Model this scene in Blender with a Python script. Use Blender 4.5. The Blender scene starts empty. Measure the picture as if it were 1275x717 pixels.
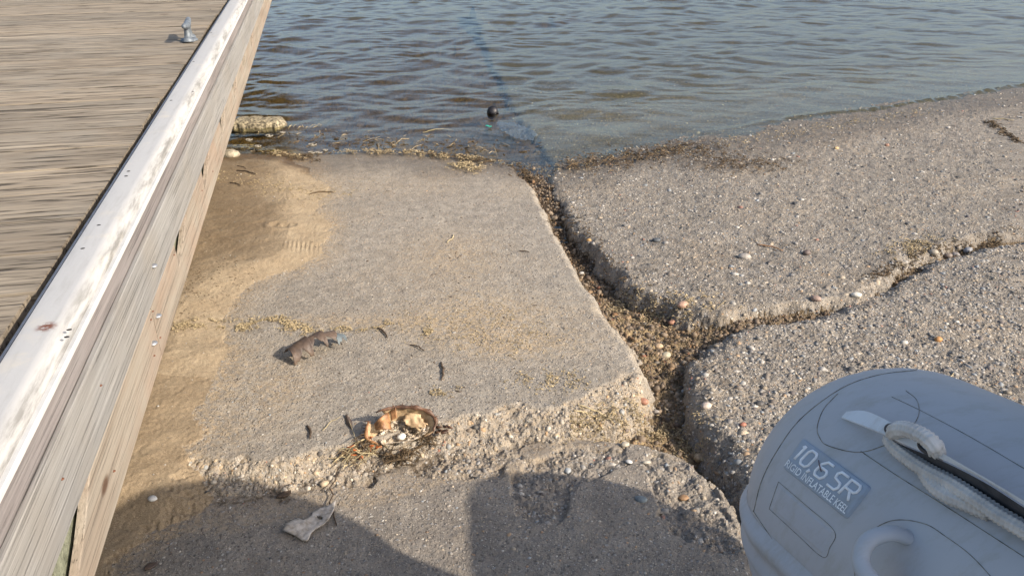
import bpy, bmesh, math, random
import numpy as np
from mathutils import Vector, Matrix, noise as mnoise
from mathutils.bvhtree import BVHTree
from mathutils.geometry import delaunay_2d_cdt
random.seed(7); RNG = np.random.default_rng(7)
S = bpy.context.scene; COL = S.collection
rad = math.radians

# ------------------------------------------------------------------ camera
CAMZ = 1.75; PITCH = rad(27.4); FPX = 1000.0
cd = bpy.data.cameras.new('camera'); cam = bpy.data.objects.new('camera', cd); COL.objects.link(cam)
cam.location = (0, 0, CAMZ); cam.rotation_euler = (math.pi/2 - PITCH, 0, 0)
cd.sensor_width = 36; cd.lens = 36*FPX/1275; cd.clip_start = 0.02; cd.clip_end = 2000
S.camera = cam

# ------------------------------------------------------------------ light
SUN_EL = rad(33); SUN_DIR = Vector((0.90, -0.44, 0)).normalized()
w = bpy.data.worlds.new('World'); S.world = w; w.use_nodes = True
nt = w.node_tree; nt.nodes.clear()
sky = nt.nodes.new('ShaderNodeTexSky'); sky.sky_type = 'NISHITA'; sky.sun_disc = False
sky.sun_elevation = SUN_EL; sky.sun_rotation = math.atan2(SUN_DIR.x, SUN_DIR.y)
sky.air_density = 1.0; sky.dust_density = 3.0; sky.ozone_density = 1.2
bg = nt.nodes.new('ShaderNodeBackground'); bg.inputs[1].default_value = 0.135
wo = nt.nodes.new('ShaderNodeOutputWorld')
nt.links.new(sky.outputs[0], bg.inputs[0]); nt.links.new(bg.outputs[0], wo.inputs[0])
sd = bpy.data.lights.new('sun', 'SUN'); sun = bpy.data.objects.new('sun', sd); COL.objects.link(sun)
sd.energy = 4.0; sd.angle = rad(0.6); sd.color = (1.0, 0.88, 0.74)
sv = Vector((SUN_DIR.x*math.cos(SUN_EL), SUN_DIR.y*math.cos(SUN_EL), math.sin(SUN_EL)))
sun.rotation_euler = sv.to_track_quat('Z', 'Y').to_euler(); sun.location = sv*30
S.view_settings.view_transform = 'Standard'; S.view_settings.look = 'None'
S.view_settings.exposure = 0.66; S.view_settings.gamma = 1
S.render.engine = 'CYCLES'
S.cycles.max_bounces = 8; S.cycles.transparent_max_bounces = 12

# ------------------------------------------------------------------ node helper
class NT:
    def __init__(s, name):
        s.m = bpy.data.materials.new(name); s.m.use_nodes = True; s.t = s.m.node_tree; s.t.nodes.clear()
    def n(s, typ, ins=None, **kw):
        nd = s.t.nodes.new('ShaderNode'+typ)
        for k, v in kw.items(): setattr(nd, k, v)
        if ins:
            for k, v in ins.items():
                sock = nd.inputs[k]
                if isinstance(v, bpy.types.NodeSocket): s.t.links.new(v, sock)
                else: sock.default_value = v
        return nd
    def coord(s, scale=(1, 1, 1), loc=(0, 0, 0), rand=0, src='Object'):
        tc = s.n('TexCoord'); o = tc.outputs[src]
        if rand:
            oi = s.n('ObjectInfo'); mu = s.n('VectorMath', {0: (rand, rand*.37, rand*1.7)}, operation='SCALE')
            s.t.links.new(oi.outputs['Random'], mu.inputs['Scale'])
            o = s.n('VectorMath', {0: o, 1: mu.outputs[0]}, operation='ADD').outputs[0]
        return s.n('Mapping', {0: o, 1: loc, 3: scale}).outputs[0]
    def noise(s, vec, scale, detail=4, rough=.55, dist=0):
        return s.n('TexNoise', {'Vector': vec, 'Scale': scale, 'Detail': detail, 'Roughness': rough, 'Distortion': dist}).outputs[0]
    def ramp(s, fac, stops, interp='LINEAR'):
        r = s.n('ValToRGB', {0: fac}); cr = r.color_ramp; cr.interpolation = interp
        while len(cr.elements) < len(stops): cr.elements.new(0.5)
        for e, (p, c) in zip(cr.elements, stops):
            e.position = p; e.color = (c, c, c, 1) if isinstance(c, (int, float)) else (*c, 1)
        return r.outputs[0]
    def mix(s, fac, a, b, blend='MIX'):
        nd = s.n('Mix', data_type='RGBA', blend_type=blend)
        for k, v in ((0, fac), (6, a), (7, b)):
            if isinstance(v, bpy.types.NodeSocket): s.t.links.new(v, nd.inputs[k])
            elif k == 0: nd.inputs[0].default_value = v
            else: nd.inputs[k].default_value = (*v, 1) if len(v) == 3 else v
        return nd.outputs[2]
    def math(s, op, a, b=0.0, clamp=False):
        return s.n('Math', {0: a, 1: b}, operation=op, use_clamp=clamp).outputs[0]
    def bump(s, h, strength=.3, dist=.01, normal=None):
        d = {'Height': h, 'Strength': strength, 'Distance': dist}
        if normal: d['Normal'] = normal
        return s.n('Bump', d).outputs[0]
    def out(s, color, rough=.8, normal=None, metallic=0, spec=.5, **kw):
        b = s.n('BsdfPrincipled', {'Base Color': color if isinstance(color, bpy.types.NodeSocket) else (*color, 1),
                                   'Roughness': rough, 'Metallic': metallic, 'Specular IOR Level': spec})
        if normal: s.t.links.new(normal, b.inputs['Normal'])
        for k, v in kw.items(): b.inputs[k].default_value = v
        o = s.n('OutputMaterial'); s.t.links.new(b.outputs[0], o.inputs[0]); return s.m

def simple(name, col, rough=.7, var=.25, scale=30, bump=.2, metallic=0, spec=.4, dist=.002, col2=None):
    N = NT(name); v = N.coord()
    f = N.noise(v, scale, 5)
    c2 = col2 or tuple(c*(1-var) for c in col)
    c = N.mix(N.ramp(f, [(.35, 0), (.65, 1)]), c2, tuple(min(1, c*(1+var*.5)) for c in col))
    return N.out(c, rough, N.bump(N.noise(v, scale*4, 4), bump, dist), metallic, spec)

# ------------------------------------------------------------------ materials
def concrete(name, base, dark, light, agg, aggc, gloss=.85):
    """weathered concrete: mortar, sand grains and worn aggregate; the attribute col holds sand film (r), wet (g), brown debris and painted depth darkening (b)"""
    N = NT(name); v = N.coord()
    big = N.noise(v, 1.7, 5, .6); mid = N.noise(v, 14, 6, .65); fine = N.noise(v, 260, 3, .7)
    warp = N.n('VectorMath', {0: v, 1: N.n('VectorMath', {0: N.n('TexNoise', {'Vector': v, 'Scale': 70}).outputs[1], 'Scale': .008}, operation='SCALE').outputs[0]}, operation='ADD').outputs[0]
    c = N.mix(N.ramp(big, [(.3, 0), (.7, 1)]), base, light)
    c = N.mix(N.ramp(mid, [(.38, .75), (.62, 0)]), c, dark)
    vo = N.n('TexVoronoi', {'Vector': warp, 'Scale': 95, 'Randomness': 1.0})
    vs = N.n('TexVoronoi', {'Vector': warp, 'Scale': 210, 'Randomness': 1.0})
    sel = N.n('SeparateColor', {0: vo.outputs['Color']}); sel2 = N.n('SeparateColor', {0: vs.outputs['Color']})
    pc = N.ramp(sel.outputs[0], [(0, (.10, .095, .09)), (.25, (.22, .20, .18)), (.5, (.36, .31, .25)), (.7, (.30, .30, .30)), (.88, (.55, .52, .46)), (.95, (.40, .24, .13))], 'CONSTANT')
    m1 = N.math('MULTIPLY', N.ramp(vo.outputs['Distance'], [(.30, 1), (.48, 0)]), N.math('LESS_THAN', sel.outputs[1], agg))
    c = N.mix(N.math('MULTIPLY', m1, aggc), c, pc)
    pc2 = N.ramp(sel2.outputs[0], [(0, (.09, .085, .08)), (.4, (.28, .25, .21)), (.75, (.60, .56, .48))], 'CONSTANT')
    m2 = N.math('MULTIPLY', N.ramp(vs.outputs['Distance'], [(.25, 1), (.5, 0)]), N.math('LESS_THAN', sel2.outputs[1], .5))
    c = N.mix(N.math('MULTIPLY', m2, .55), c, pc2)
    c = N.mix(.55, c, N.ramp(fine, [(.3, .25), (.7, .8)]), 'OVERLAY')
    at = N.n('Attribute', attribute_name='col'); a = N.n('SeparateColor', {0: at.outputs[0]})
    grain = N.noise(v, 420, 2, .7)
    sandc = N.mix(N.ramp(grain, [(.35, 0), (.65, 1)]), (.28, .21, .135), (.50, .39, .25))
    sf = N.math('MULTIPLY', a.outputs[0], N.ramp(N.noise(v, 60, 5, .75), [(.40, .1), (.58, 1)]))
    c = N.mix(sf, c, sandc)
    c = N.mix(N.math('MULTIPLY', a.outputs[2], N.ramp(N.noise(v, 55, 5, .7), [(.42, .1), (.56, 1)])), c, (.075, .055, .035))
    wet = a.outputs[1]
    c = N.mix(wet, c, N.mix(.75, c, (.52, .46, .38), 'MULTIPLY'))
    ro = N.n('MapRange', {0: wet, 3: gloss, 4: .38}).outputs[0]
    h = N.math('ADD', N.math('MULTIPLY', m1, .8), N.math('ADD', N.math('MULTIPLY', fine, .5), N.math('MULTIPLY', N.math('ADD', mid, m2), .7)))
    return N.out(c, ro, N.bump(h, .85, .004), spec=.35)

M = {}
M['concA'] = concrete('mortar_concrete', (.275, .25, .212), (.19, .172, .146), (.335, .306, .26), .35, .6)
M['concB'] = concrete('exposed_aggregate_concrete', (.222, .202, .172), (.112, .102, .088), (.285, .26, .222), .75, .9)
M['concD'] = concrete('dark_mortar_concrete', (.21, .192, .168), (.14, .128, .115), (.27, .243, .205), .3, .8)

def sand_mat():
    N = NT('beach_sand'); v = N.coord()
    at = N.n('Attribute', attribute_name='col'); a = N.n('SeparateColor', {0: at.outputs[0]})
    g = N.noise(v, 380, 3, .75); m = N.noise(v, 9, 5, .6); cl = N.noise(v, 60, 4, .7)
    c = N.mix(N.ramp(m, [(.3, 0), (.7, 1)]), (.31, .24, .155), (.38, .305, .205))
    c = N.mix(N.ramp(g, [(.30, .75), (.5, 0)]), c, (.10, .07, .04))
    c = N.mix(N.ramp(g, [(.58, 0), (.72, .8)]), c, (.62, .52, .38))
    c = N.mix(N.ramp(cl, [(.55, 0), (.75, .5)]), c, (.16, .11, .07))
    wet = a.outputs[1]
    c = N.mix(wet, c, N.mix(1, c, (.36, .29, .21), 'MULTIPLY'))
    ro = N.n('MapRange', {0: wet, 3: .95, 4: .45}).outputs[0]
    return N.out(c, ro, N.bump(N.math('ADD', g, N.math('MULTIPLY', cl, .4)), .6, .004), spec=.3)
M['sand'] = sand_mat()
def gravel_mat():
    N = NT('gravel_and_silt'); v = N.coord()
    at = N.n('Attribute', attribute_name='col'); a = N.n('SeparateColor', {0: at.outputs[0]})
    g = N.noise(v, 150, 5, .75); vo = N.n('TexVoronoi', {'Vector': v, 'Scale': 130})
    pc = N.ramp(N.n('SeparateColor', {0: vo.outputs[1]}).outputs[0], [(0, (.03, .024, .018)), (.3, (.07, .052, .035)), (.6, (.13, .10, .068)), (.85, (.22, .19, .15))], 'CONSTANT')
    c = N.mix(N.ramp(g, [(.35, 0), (.65, 1)]), pc, (.095, .068, .042))
    c = N.mix(a.outputs[0], c, N.mix(N.ramp(g, [(.35, 0), (.6, 1)]), (.24, .17, .09), (.42, .32, .18)))
    c = N.mix(a.outputs[1], c, N.mix(1, c, (.34, .28, .20), 'MULTIPLY'))
    return N.out(c, N.n('MapRange', {0: a.outputs[1], 3: .9, 4: .5}).outputs[0], N.bump(N.math('ADD', g, vo.outputs[0]), .9, .006), spec=.3)
M['gravel'] = gravel_mat()
def pebble_mat():
    N = NT('pebble_stone'); v = N.coord()
    at = N.n('Attribute', attribute_name='col'); f = N.noise(v, 160, 4, .7)
    c = N.mix(.6, at.outputs[0], N.ramp(f, [(.3, .3), (.7, .7)]), 'OVERLAY')
    return N.out(c, .62, N.bump(f, .25, .002), spec=.4)
M['pebble'] = pebble_mat()

def wood(name, cols, along, grain=1.0, knots=.6, rough=.85, bump=.5, rand=0, fibre=(3, 200), broadk=.35, crackk=.3, ringk=.5, bscale=13, crackt=0, sl=1.0, line=0):
    """weathered board; along = index of the axis the grain runs along"""
    N = NT(name)
    sc = [1, 1, 1]; sc[along] = .085*(1+.35*(sl-1))
    v = N.coord(tuple(sc), rand=rand)
    wv = N.n('VectorMath', {0: v, 1: N.n('VectorMath', {0: N.n('TexNoise', {'Vector': v, 'Scale': 9*grain, 'Detail': 2}).outputs[1], 'Scale': .10}, operation='SCALE').outputs[0]}, operation='ADD').outputs[0]
    ring = N.noise(wv, 8*grain, 2, .45)
    rings = N.math('SINE', N.math('MULTIPLY', ring, 60.0)); rings = N.math('MULTIPLY_ADD', rings, .5); rings = N.math('ADD', rings, .5)
    s2 = [fibre[1]]*3; s2[along] = fibre[0]*sl
    fib = N.noise(N.coord(tuple(s2), rand=rand), 1, 3, .65)
    s3 = [38]*3; s3[along] = 1.3*sl
    streak = N.noise(N.coord(tuple(s3), rand=rand), 1, 4, .6)
    s4 = [bscale]*3; s4[along] = .8*sl
    broad = N.noise(N.coord(tuple(s4), rand=rand), 1, 4, .62, .6)
    blot = N.noise(N.coord((1, 1, 1), rand=rand), 4.5, 3)
    c = N.mix(N.ramp(streak, [(.3, 0), (.7, 1)]), cols[0], cols[1])
    c = N.mix(N.math('MULTIPLY', N.ramp(broad, [(.43, 1), (.52, 0)]), broadk), c, cols[2])
    c = N.mix(N.math('MULTIPLY', N.ramp(rings, [(.0, 1), (.22, .35), (.55, 0)]), ringk), c, cols[2])
    rnd_ = N.n('ObjectInfo').outputs['Random']; c = N.mix(N.math('MULTIPLY', rnd_, .55 if rand > 8 else 0), c, tuple(x*.62 for x in cols[3]))
    c = N.mix(N.ramp(blot, [(.45, 0), (.7, .55)]), c, cols[3])
    crack = N.ramp(fib, [(.33+crackt, 1), (.42+crackt, 0)])
    c = N.mix(N.math('MULTIPLY', crack, crackk), c, tuple(x*.35 for x in cols[2]))
    if line:
        s5 = [52]*3; s5[along] = .9; ln = N.ramp(N.noise(N.coord(tuple(s5), rand=rand), 1, 3, .5, 1.1), [(.635, 0), (.66, 1)])
        c = N.mix(N.math('MULTIPLY', ln, line), c, tuple(x*.3 for x in cols[2]))
        s6 = [40]*3; s6[along] = 1.2; l2 = N.ramp(N.noise(N.coord(tuple(s6), (3, 5, 1), rand=rand), 1, 2, .5, .4), [(.61, 0), (.67, .5)])
        c = N.mix(l2, c, tuple(min(1, x*1.5) for x in cols[1]))
    c = N.mix(.35, c, N.ramp(fib, [(.3, .3), (.7, .72)]), 'OVERLAY')
    if knots:
        sk = [7, 7, 7]; sk[along] = 3.2
        vk = N.n('TexVoronoi', {'Vector': N.coord(tuple(sk), rand=rand), 'Scale': 1.0})
        kk = N.math('MULTIPLY', N.ramp(vk.outputs[0], [(.05, 1), (.10, 0)]), N.math('LESS_THAN', N.n('SeparateColor', {0: vk.outputs[1]}).outputs[0], knots))
        c = N.mix(kk, c, (.12, .075, .05))
    h = N.math('ADD', N.math('MULTIPLY', rings, .5), N.math('SUBTRACT', fib, N.math('MULTIPLY', crack, .8)))
    return N.out(c, rough, N.bump(h, bump, .003), spec=.25)
M['deck'] = wood('weathered_deck_wood', [(.25, .205, .15), (.345, .29, .215), (.115, .09, .064), (.26, .235, .19)], 0, 1, .12, rand=9, fibre=(2.5, 75), broadk=.42, crackk=.85, ringk=1.0, bscale=13, line=.8, crackt=.03, sl=2.2)
M['wood_dark'] = wood('dark_grey_edge_wood', [(.20, .18, .175), (.27, .25, .24), (.12, .105, .10), (.24, .21, .20)], 1, 1.2, .15, rand=5)
M['wood_grey'] = wood('silvered_wood', [(.245, .24, .23), (.30, .295, .28), (.185, .178, .168), (.265, .245, .215)], 1, .9, .5, rand=5)
M['wood_tan'] = wood('raw_tan_wood', [(.28, .24, .19), (.32, .285, .235), (.22, .165, .12), (.31, .215, .155)], 1, .8, .3, rand=5)
M['wood_green'] = wood('treated_greenish_wood', [(.17, .185, .13), (.25, .26, .19), (.06, .065, .04), (.19, .19, .14)], 0, 2.2, 0)

def vinyl():
    N = NT('white_vinyl_cap'); v = N.coord((1, .12, 1)); v2 = N.coord()
    d = N.noise(v, 45, 6, .7); b = N.noise(v2, 12, 5, .65)
    c = N.mix(N.ramp(d, [(.52, 0), (.74, .40)]), (.43, .43, .42), (.26, .25, .225))
    c = N.mix(N.ramp(b, [(.56, 0), (.72, .45)]), c, (.55, .50, .40))
    # scuffed dark edge close to the outer lip
    x = N.n('SeparateXYZ', {0: v2}).outputs[0]
    e = N.math('MULTIPLY', N.ramp(N.math('ADD', x, .5), [(.006, 0), (.022, 1), (.032, 1), (.040, .3)]), N.ramp(d, [(.42, 0), (.60, 1)]))
    c = N.mix(N.math('MULTIPLY', e, .65), c, (.10, .095, .085))
    sp = N.n('VectorMath', {0: v2, 1: (-.508, 1.30, 1.075)}, operation='DISTANCE').outputs['Value']
    st = N.math('MULTIPLY', N.ramp(sp, [(.008, 1), (.020, 0)]), N.ramp(N.noise(v2, 130, 4, .7), [(.40, 0), (.5, 1)]))
    c = N.mix(st, c, (.16, .07, .045))
    return N.out(c, .62, N.bump(b, .25, .006), spec=.25)
M['vinyl'] = vinyl()
M['vinyl_lip'] = simple('white_vinyl_lip', (.62, .62, .60), .4, .12, 30, .1)
M['edge_strip'] = simple('grey_edge_strip', (.12, .13, .16), .5, .3, 40, .2)
M['galv'] = simple('galvanised_metal', (.17, .195, .22), .6, .35, 55, .35, metallic=.25, spec=.4)
M['steel'] = simple('dull_steel', (.42, .43, .44), .4, .3, 80, .2, metallic=.7)
M['rust'] = simple('rusty_nail', (.16, .07, .04), .8, .4, 200, .4)
M['hole'] = simple('dark_screw_hole', (.02, .02, .022), .9, .3, 60, .1)
M['hypalon'] = None
def rubber(name, col):
    N = NT(name); v = N.coord(); col = tuple(x*1.33 for x in col)
    b = N.noise(v, 5, 5, .6); g = N.noise(v, 900, 2, .6); sp = N.noise(v, 42, 3, .8)
    c = N.mix(N.ramp(b, [(.35, 0), (.7, 1)]), col, tuple(x*1.1 for x in col))
    c = N.mix(N.ramp(sp, [(.74, 0), (.80, .7)]), c, (.16, .14, .10))
    sm = N.noise(N.coord((1, 2.5, 1)), 14, 6, .75)
    c = N.mix(N.ramp(sm, [(.50, 0), (.75, .55)]), c, (.30, .285, .235))
    return N.out(c, .55, N.bump(g, .12, .001), spec=.35)
M['hypalon'] = rubber('grey_hull_fabric', (.305, .315, .325))
M['hypalon2'] = rubber('grey_patch_fabric', (.30, .31, .325))
M['strake'] = rubber('light_grey_rubber', (.30, .32, .34))
M['strap'] = rubber('pale_grey_strap', (.44, .48, .51))
M['shadeband'] = simple('dark_strap_shade', (.06, .065, .075), .85, .3, 60, .2)
M['label'] = rubber('label_rubber', (.23, .27, .315))
M['letter'] = simple('pale_raised_lettering', (.82, .85, .86), .5, .1, 60, .1)
M['seam'] = simple('brown_seam_grime', (.24, .225, .18), .85, .6, 90, .2)
M['rope'] = simple('white_braided_rope', (.56, .55, .52), .8, .2, 40, .12)
M['black'] = simple('black_plastic', (.012, .012, .016), .45, .3, 30, .1)
M['darkmetal'] = simple('dark_grommet', (.05, .05, .055), .5, .3, 60, .2)
M['crab_out'] = simple('brown_crab_shell', (.13, .068, .038), .42, .55, 38, .5, col2=(.06, .035, .025))
M['crab_edge'] = simple('orange_brown_shell', (.36, .19, .085), .5, .5, 50, .4, col2=(.15, .07, .03))
M['crab_in'] = simple('cream_shell_lining', (.50, .38, .23), .6, .4, 45, .5, col2=(.30, .20, .11))
M['crab_meat'] = simple('pale_dried_flesh', (.62, .55, .45), .85, .5, 60, 1.0, dist=.006, col2=(.30, .23, .15))
M['shell_brown'] = simple('dull_brown_shell', (.095, .066, .047), .5, .5, 32, .5, col2=(.075, .055, .045))
M['shell_blue'] = simple('blue_grey_shell', (.13, .155, .165), .5, .3, 40, .4)
M['shell_grey'] = simple('pale_grey_shell', (.47, .43, .38), .8, .3, 60, .5, col2=(.30, .26, .21))
M['bark'] = simple('dark_bark', (.085, .058, .038), .85, .5, 90, .6)
M['straw'] = simple('pale_straw', (.50, .41, .24), .85, .4, 90, .3)
M['straw2'] = simple('golden_seaweed_flakes', (.40, .32, .19), .9, .5, 70, .3)
M['wrack'] = simple('dark_brown_seaweed', (.11, .075, .04), .8, .6, 60, .3)
M['leafgreen'] = simple('green_blade', (.13, .20, .06), .7, .3, 50, .2)
M['orangebit'] = simple('orange_leaf', (.45, .13, .04), .6, .4, 50, .2)
M['rock'] = simple('rough_pale_rock', (.40, .35, .26), .9, .45, 28, 1.0, dist=.01, col2=(.17, .15, .11))
M['rockdark'] = simple('barnacled_concrete', (.42, .36, .24), .85, .6, 45, 1.0, dist=.012, col2=(.07, .06, .045))
M['teal'] = simple('green_plastic', (.02, .30, .20), .4, .1, 30, .1)
M['foam'] = simple('pale_foam', (.34, .31, .25), .5, .3, 200, .5)
M['alu'] = simple('aluminium_tube', (.5, .5, .52), .35, .2, 50, .1, metallic=.9)
M['tyre'] = simple('black_tyre', (.02, .02, .02), .8, .3, 60, .3)
def plasticbag():
    N = NT('clear_plastic_film'); v = N.coord(); n = N.bump(N.noise(v, 60, 4), .5, .01)
    a = N.n('BsdfTransparent', {0: (.82, .88, .92, 1)}); g = N.n('BsdfGlossy', {'Roughness': .25, 'Normal': n, 0: (.8, .85, .9, 1)})
    d = N.n('BsdfDiffuse', {0: (.35, .40, .42, 1)})
    m1 = N.n('MixShader', {0: .09, 1: a.outputs[0], 2: d.outputs[0]}); m2 = N.n('MixShader', {0: .09, 1: m1.outputs[0], 2: g.outputs[0]})
    o = N.n('OutputMaterial'); N.t.links.new(m2.outputs[0], o.inputs[0]); return N.m
M['film'] = plasticbag()
def water_mat():
    N = NT('water_surface'); v = N.coord((1, 1.7, 1)); v1 = N.coord()
    n1 = N.noise(v, 8, 4, .5, .6); n2 = N.noise(v, 46, 3, .6, .3)
    nn = N.bump(N.math('ADD', n1, N.math('MULTIPLY', n2, .30)), .30, .012)
    ge = N.n('NewGeometry'); dt = N.n('VectorMath', {0: ge.outputs['Incoming'], 1: nn}, operation='DOT_PRODUCT').outputs['Value']
    sch = N.math('POWER', N.math('SUBTRACT', 1.0, N.math('ABSOLUTE', dt), True), 5.0)
    fr = N.n('MapRange', {0: sch, 3: .02, 4: 1.0})
    tr = N.n('BsdfTransparent', {0: (.74, .73, .58, 1)})
    gl = N.n('BsdfGlossy', {0: (.95, .98, 1, 1), 'Roughness': .04, 'Normal': nn})
    m = N.n('MixShader', {0: fr.outputs[0], 1: tr.outputs[0], 2: gl.outputs[0]})
    o = N.n('OutputMaterial'); N.t.links.new(m.outputs[0], o.inputs[0]); return N.m
M['water'] = water_mat()

# ------------------------------------------------------------------ object helpers
def link(o, parent=None):
    COL.objects.link(o)
    if parent is not None: o.parent = parent
    return o
def tag(o, label=None, cat=None, group=None, kind=None):
    if label: o['label'] = label
    if cat: o['category'] = cat
    if group: o['group'] = group
    if kind: o['kind'] = kind
    return o
def empty(name, loc=(0, 0, 0), rz=0, **kw):
    o = bpy.data.objects.new(name, None); o.location = loc; o.rotation_euler = (0, 0, rz); o.empty_display_size = .05
    link(o); return tag(o, **kw)
def np_mesh(name, V, F, mats, smooth=True, midx=None, cols=None):
    """V (n,3), F list of (m,k) int arrays of quads or triangles"""
    me = bpy.data.meshes.new(name); F = [np.asarray(f, np.int32) for f in F if len(f)]
    me.vertices.add(len(V)); me.vertices.foreach_set('co', np.asarray(V, np.float32).ravel())
    tot = sum(f.size for f in F); me.loops.add(tot); me.loops.foreach_set('vertex_index', np.concatenate([f.ravel() for f in F]))
    cnt = np.concatenate([np.full(len(f), f.shape[1], np.int32) for f in F]); st = np.concatenate([[0], np.cumsum(cnt)[:-1]]).astype(np.int32)
    me.polygons.add(len(cnt)); me.polygons.foreach_set('loop_start', st); me.polygons.foreach_set('loop_total', cnt)
    if midx is not None: me.polygons.foreach_set('material_index', np.asarray(midx, np.int32))
    me.polygons.foreach_set('use_smooth', np.full(len(cnt), smooth))
    for m in mats: me.materials.append(m)
    if cols is not None:
        a = me.color_attributes.new('col', 'FLOAT_COLOR', 'POINT')
        a.data.foreach_set('color', np.concatenate([cols, np.ones((len(cols), 1))], 1).astype(np.float32).ravel())
    me.update(); me.validate(); return me
def obj(name, V, F, mat, parent=None, smooth=True):
    me = bpy.data.meshes.new(name); me.from_pydata([tuple(v) for v in V], [], [tuple(f) for f in F]); me.materials.append(mat)
    for p in me.polygons: p.use_smooth = smooth
    me.update(); return link(bpy.data.objects.new(name, me), parent)
def bm_obj(name, bm, mat, parent=None, smooth=True):
    bmesh.ops.recalc_face_normals(bm, faces=bm.faces)
    me = bpy.data.meshes.new(name); bm.to_mesh(me); bm.free(); me.materials.append(mat)
    for p in me.polygons: p.use_smooth = smooth
    return link(bpy.data.objects.new(name, me), parent)
def add_box(bm, x0, x1, y0, y1, z0, z1, bev=0):
    r = bmesh.ops.create_cube(bm, size=1)
    for v in r['verts']: v.co = Vector(((x0+x1)/2+v.co.x*(x1-x0), (y0+y1)/2+v.co.y*(y1-y0), (z0+z1)/2+v.co.z*(z1-z0)))
    if bev: bmesh.ops.bevel(bm, geom=list({e for v in r['verts'] for e in v.link_edges}), offset=bev, segments=2, affect='EDGES')
def tube_data(P, R, n=10, squash=1.0, braid=None, caps=True):
    P = [Vector(p) for p in P]; m = len(P)
    R = R if hasattr(R, '__len__') else [R]*m
    V = []; F = []; up = Vector((0, 0, 1)); t0 = (P[1]-P[0]).normalized()
    a = t0.cross(up); a = a.normalized() if a.length > .1 else Vector((1, 0, 0)); L = 0
    for i in range(m):
        t = (P[min(i+1, m-1)]-P[max(i-1, 0)]).normalized(); a = (a-t*a.dot(t)).normalized(); b = t.cross(a)
        if i: L += (P[i]-P[i-1]).length
        for k in range(n):
            ph = 2*math.pi*k/n; r = R[i]
            if braid: r *= 1+braid[0]*math.sin(braid[1]*ph+braid[2]*L)*math.sin(braid[1]*ph-braid[2]*L)
            V.append(P[i]+a*math.cos(ph)*r+b*math.sin(ph)*r*squash)
    for i in range(m-1):
        for k in range(n): F.append((i*n+k, i*n+(k+1) % n, (i+1)*n+(k+1) % n, (i+1)*n+k))
    if caps: F.append(tuple(range(n-1, -1, -1))); F.append(tuple((m-1)*n+k for k in range(n)))
    return V, F
def smooth_path(P, n=8):
    P = [Vector(p) for p in P]; Q = [P[0]*2-P[1]]+P+[P[-1]*2-P[-2]]; out = []
    for i in range(1, len(Q)-2):
        for k in range(n):
            t = k/n; a, b, c, d = Q[i-1:i+3]
            out.append(.5*((2*b)+(c-a)*t+(2*a-5*b+4*c-d)*t*t+(3*b-a-3*c+d)*t**3))
    out.append(P[-1]); return out
class MB:
    def __init__(s): s.V = []; s.F = []
    def add(s, VF):
        o = len(s.V); s.V += list(VF[0]); s.F += [tuple(i+o for i in f) for f in VF[1]]; return s
    def build(s, name, mat, parent=None, smooth=True): return obj(name, s.V, s.F, mat, parent, smooth)

# ------------------------------------------------------------------ numpy noise
def vnoise(x, y, seed=0):
    xi = np.floor(x).astype(np.int64); yi = np.floor(y).astype(np.int64); fx = x-xi; fy = y-yi
    fx = fx*fx*fx*(fx*(fx*6-15)+10); fy = fy*fy*fy*(fy*(fy*6-15)+10)
    def h(a, b):
        n = (a*374761393+b*668265263+seed*982451653) & 0xffffffff
        n = ((n ^ (n >> 13))*1274126177) & 0xffffffff; n = (n ^ (n >> 16)) & 0xffffff
        return n/float(0xffffff)*2-1
    return (h(xi, yi)*(1-fx)+h(xi+1, yi)*fx)*(1-fy)+(h(xi, yi+1)*(1-fx)+h(xi+1, yi+1)*fx)*fy
def fbm(x, y, f, o=4, seed=0, g=.5):
    s = 0; a = 1
    for k in range(o): s = s+a*vnoise(x*f*2**k, y*f*2**k, seed+k*17); a *= g
    return s
def smst(t): t = np.clip(t, 0, 1); return t*t*(3-2*t)
def sdf(poly, X, Y):
    """signed distance to a polygon, positive inside"""
    P = np.array(poly, float); d = np.full(X.shape, 1e9); ins = np.zeros(X.shape, bool)
    for (x0, y0), (x1, y1) in zip(P, np.roll(P, -1, 0)):
        ex, ey = x1-x0, y1-y0; t = np.clip(((X-x0)*ex+(Y-y0)*ey)/(ex*ex+ey*ey+1e-12), 0, 1)
        d = np.minimum(d, (X-x0-t*ex)**2+(Y-y0-t*ey)**2)
        if abs(ey) > 1e-12: ins ^= ((y0 > Y) != (y1 > Y)) & (X < ex*(Y-y0)/ey+x0)
    return np.where(ins, 1, -1)*np.sqrt(d)
def pdist(pl, X, Y):
    P = np.array(pl, float); d = np.full(X.shape, 1e9)
    for (x0, y0), (x1, y1) in zip(P[:-1], P[1:]):
        ex, ey = x1-x0, y1-y0; t = np.clip(((X-x0)*ex+(Y-y0)*ey)/(ex*ex+ey*ey+1e-12), 0, 1)
        d = np.minimum(d, (X-x0-t*ex)**2+(Y-y0-t*ey)**2)
    return np.sqrt(d)

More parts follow.
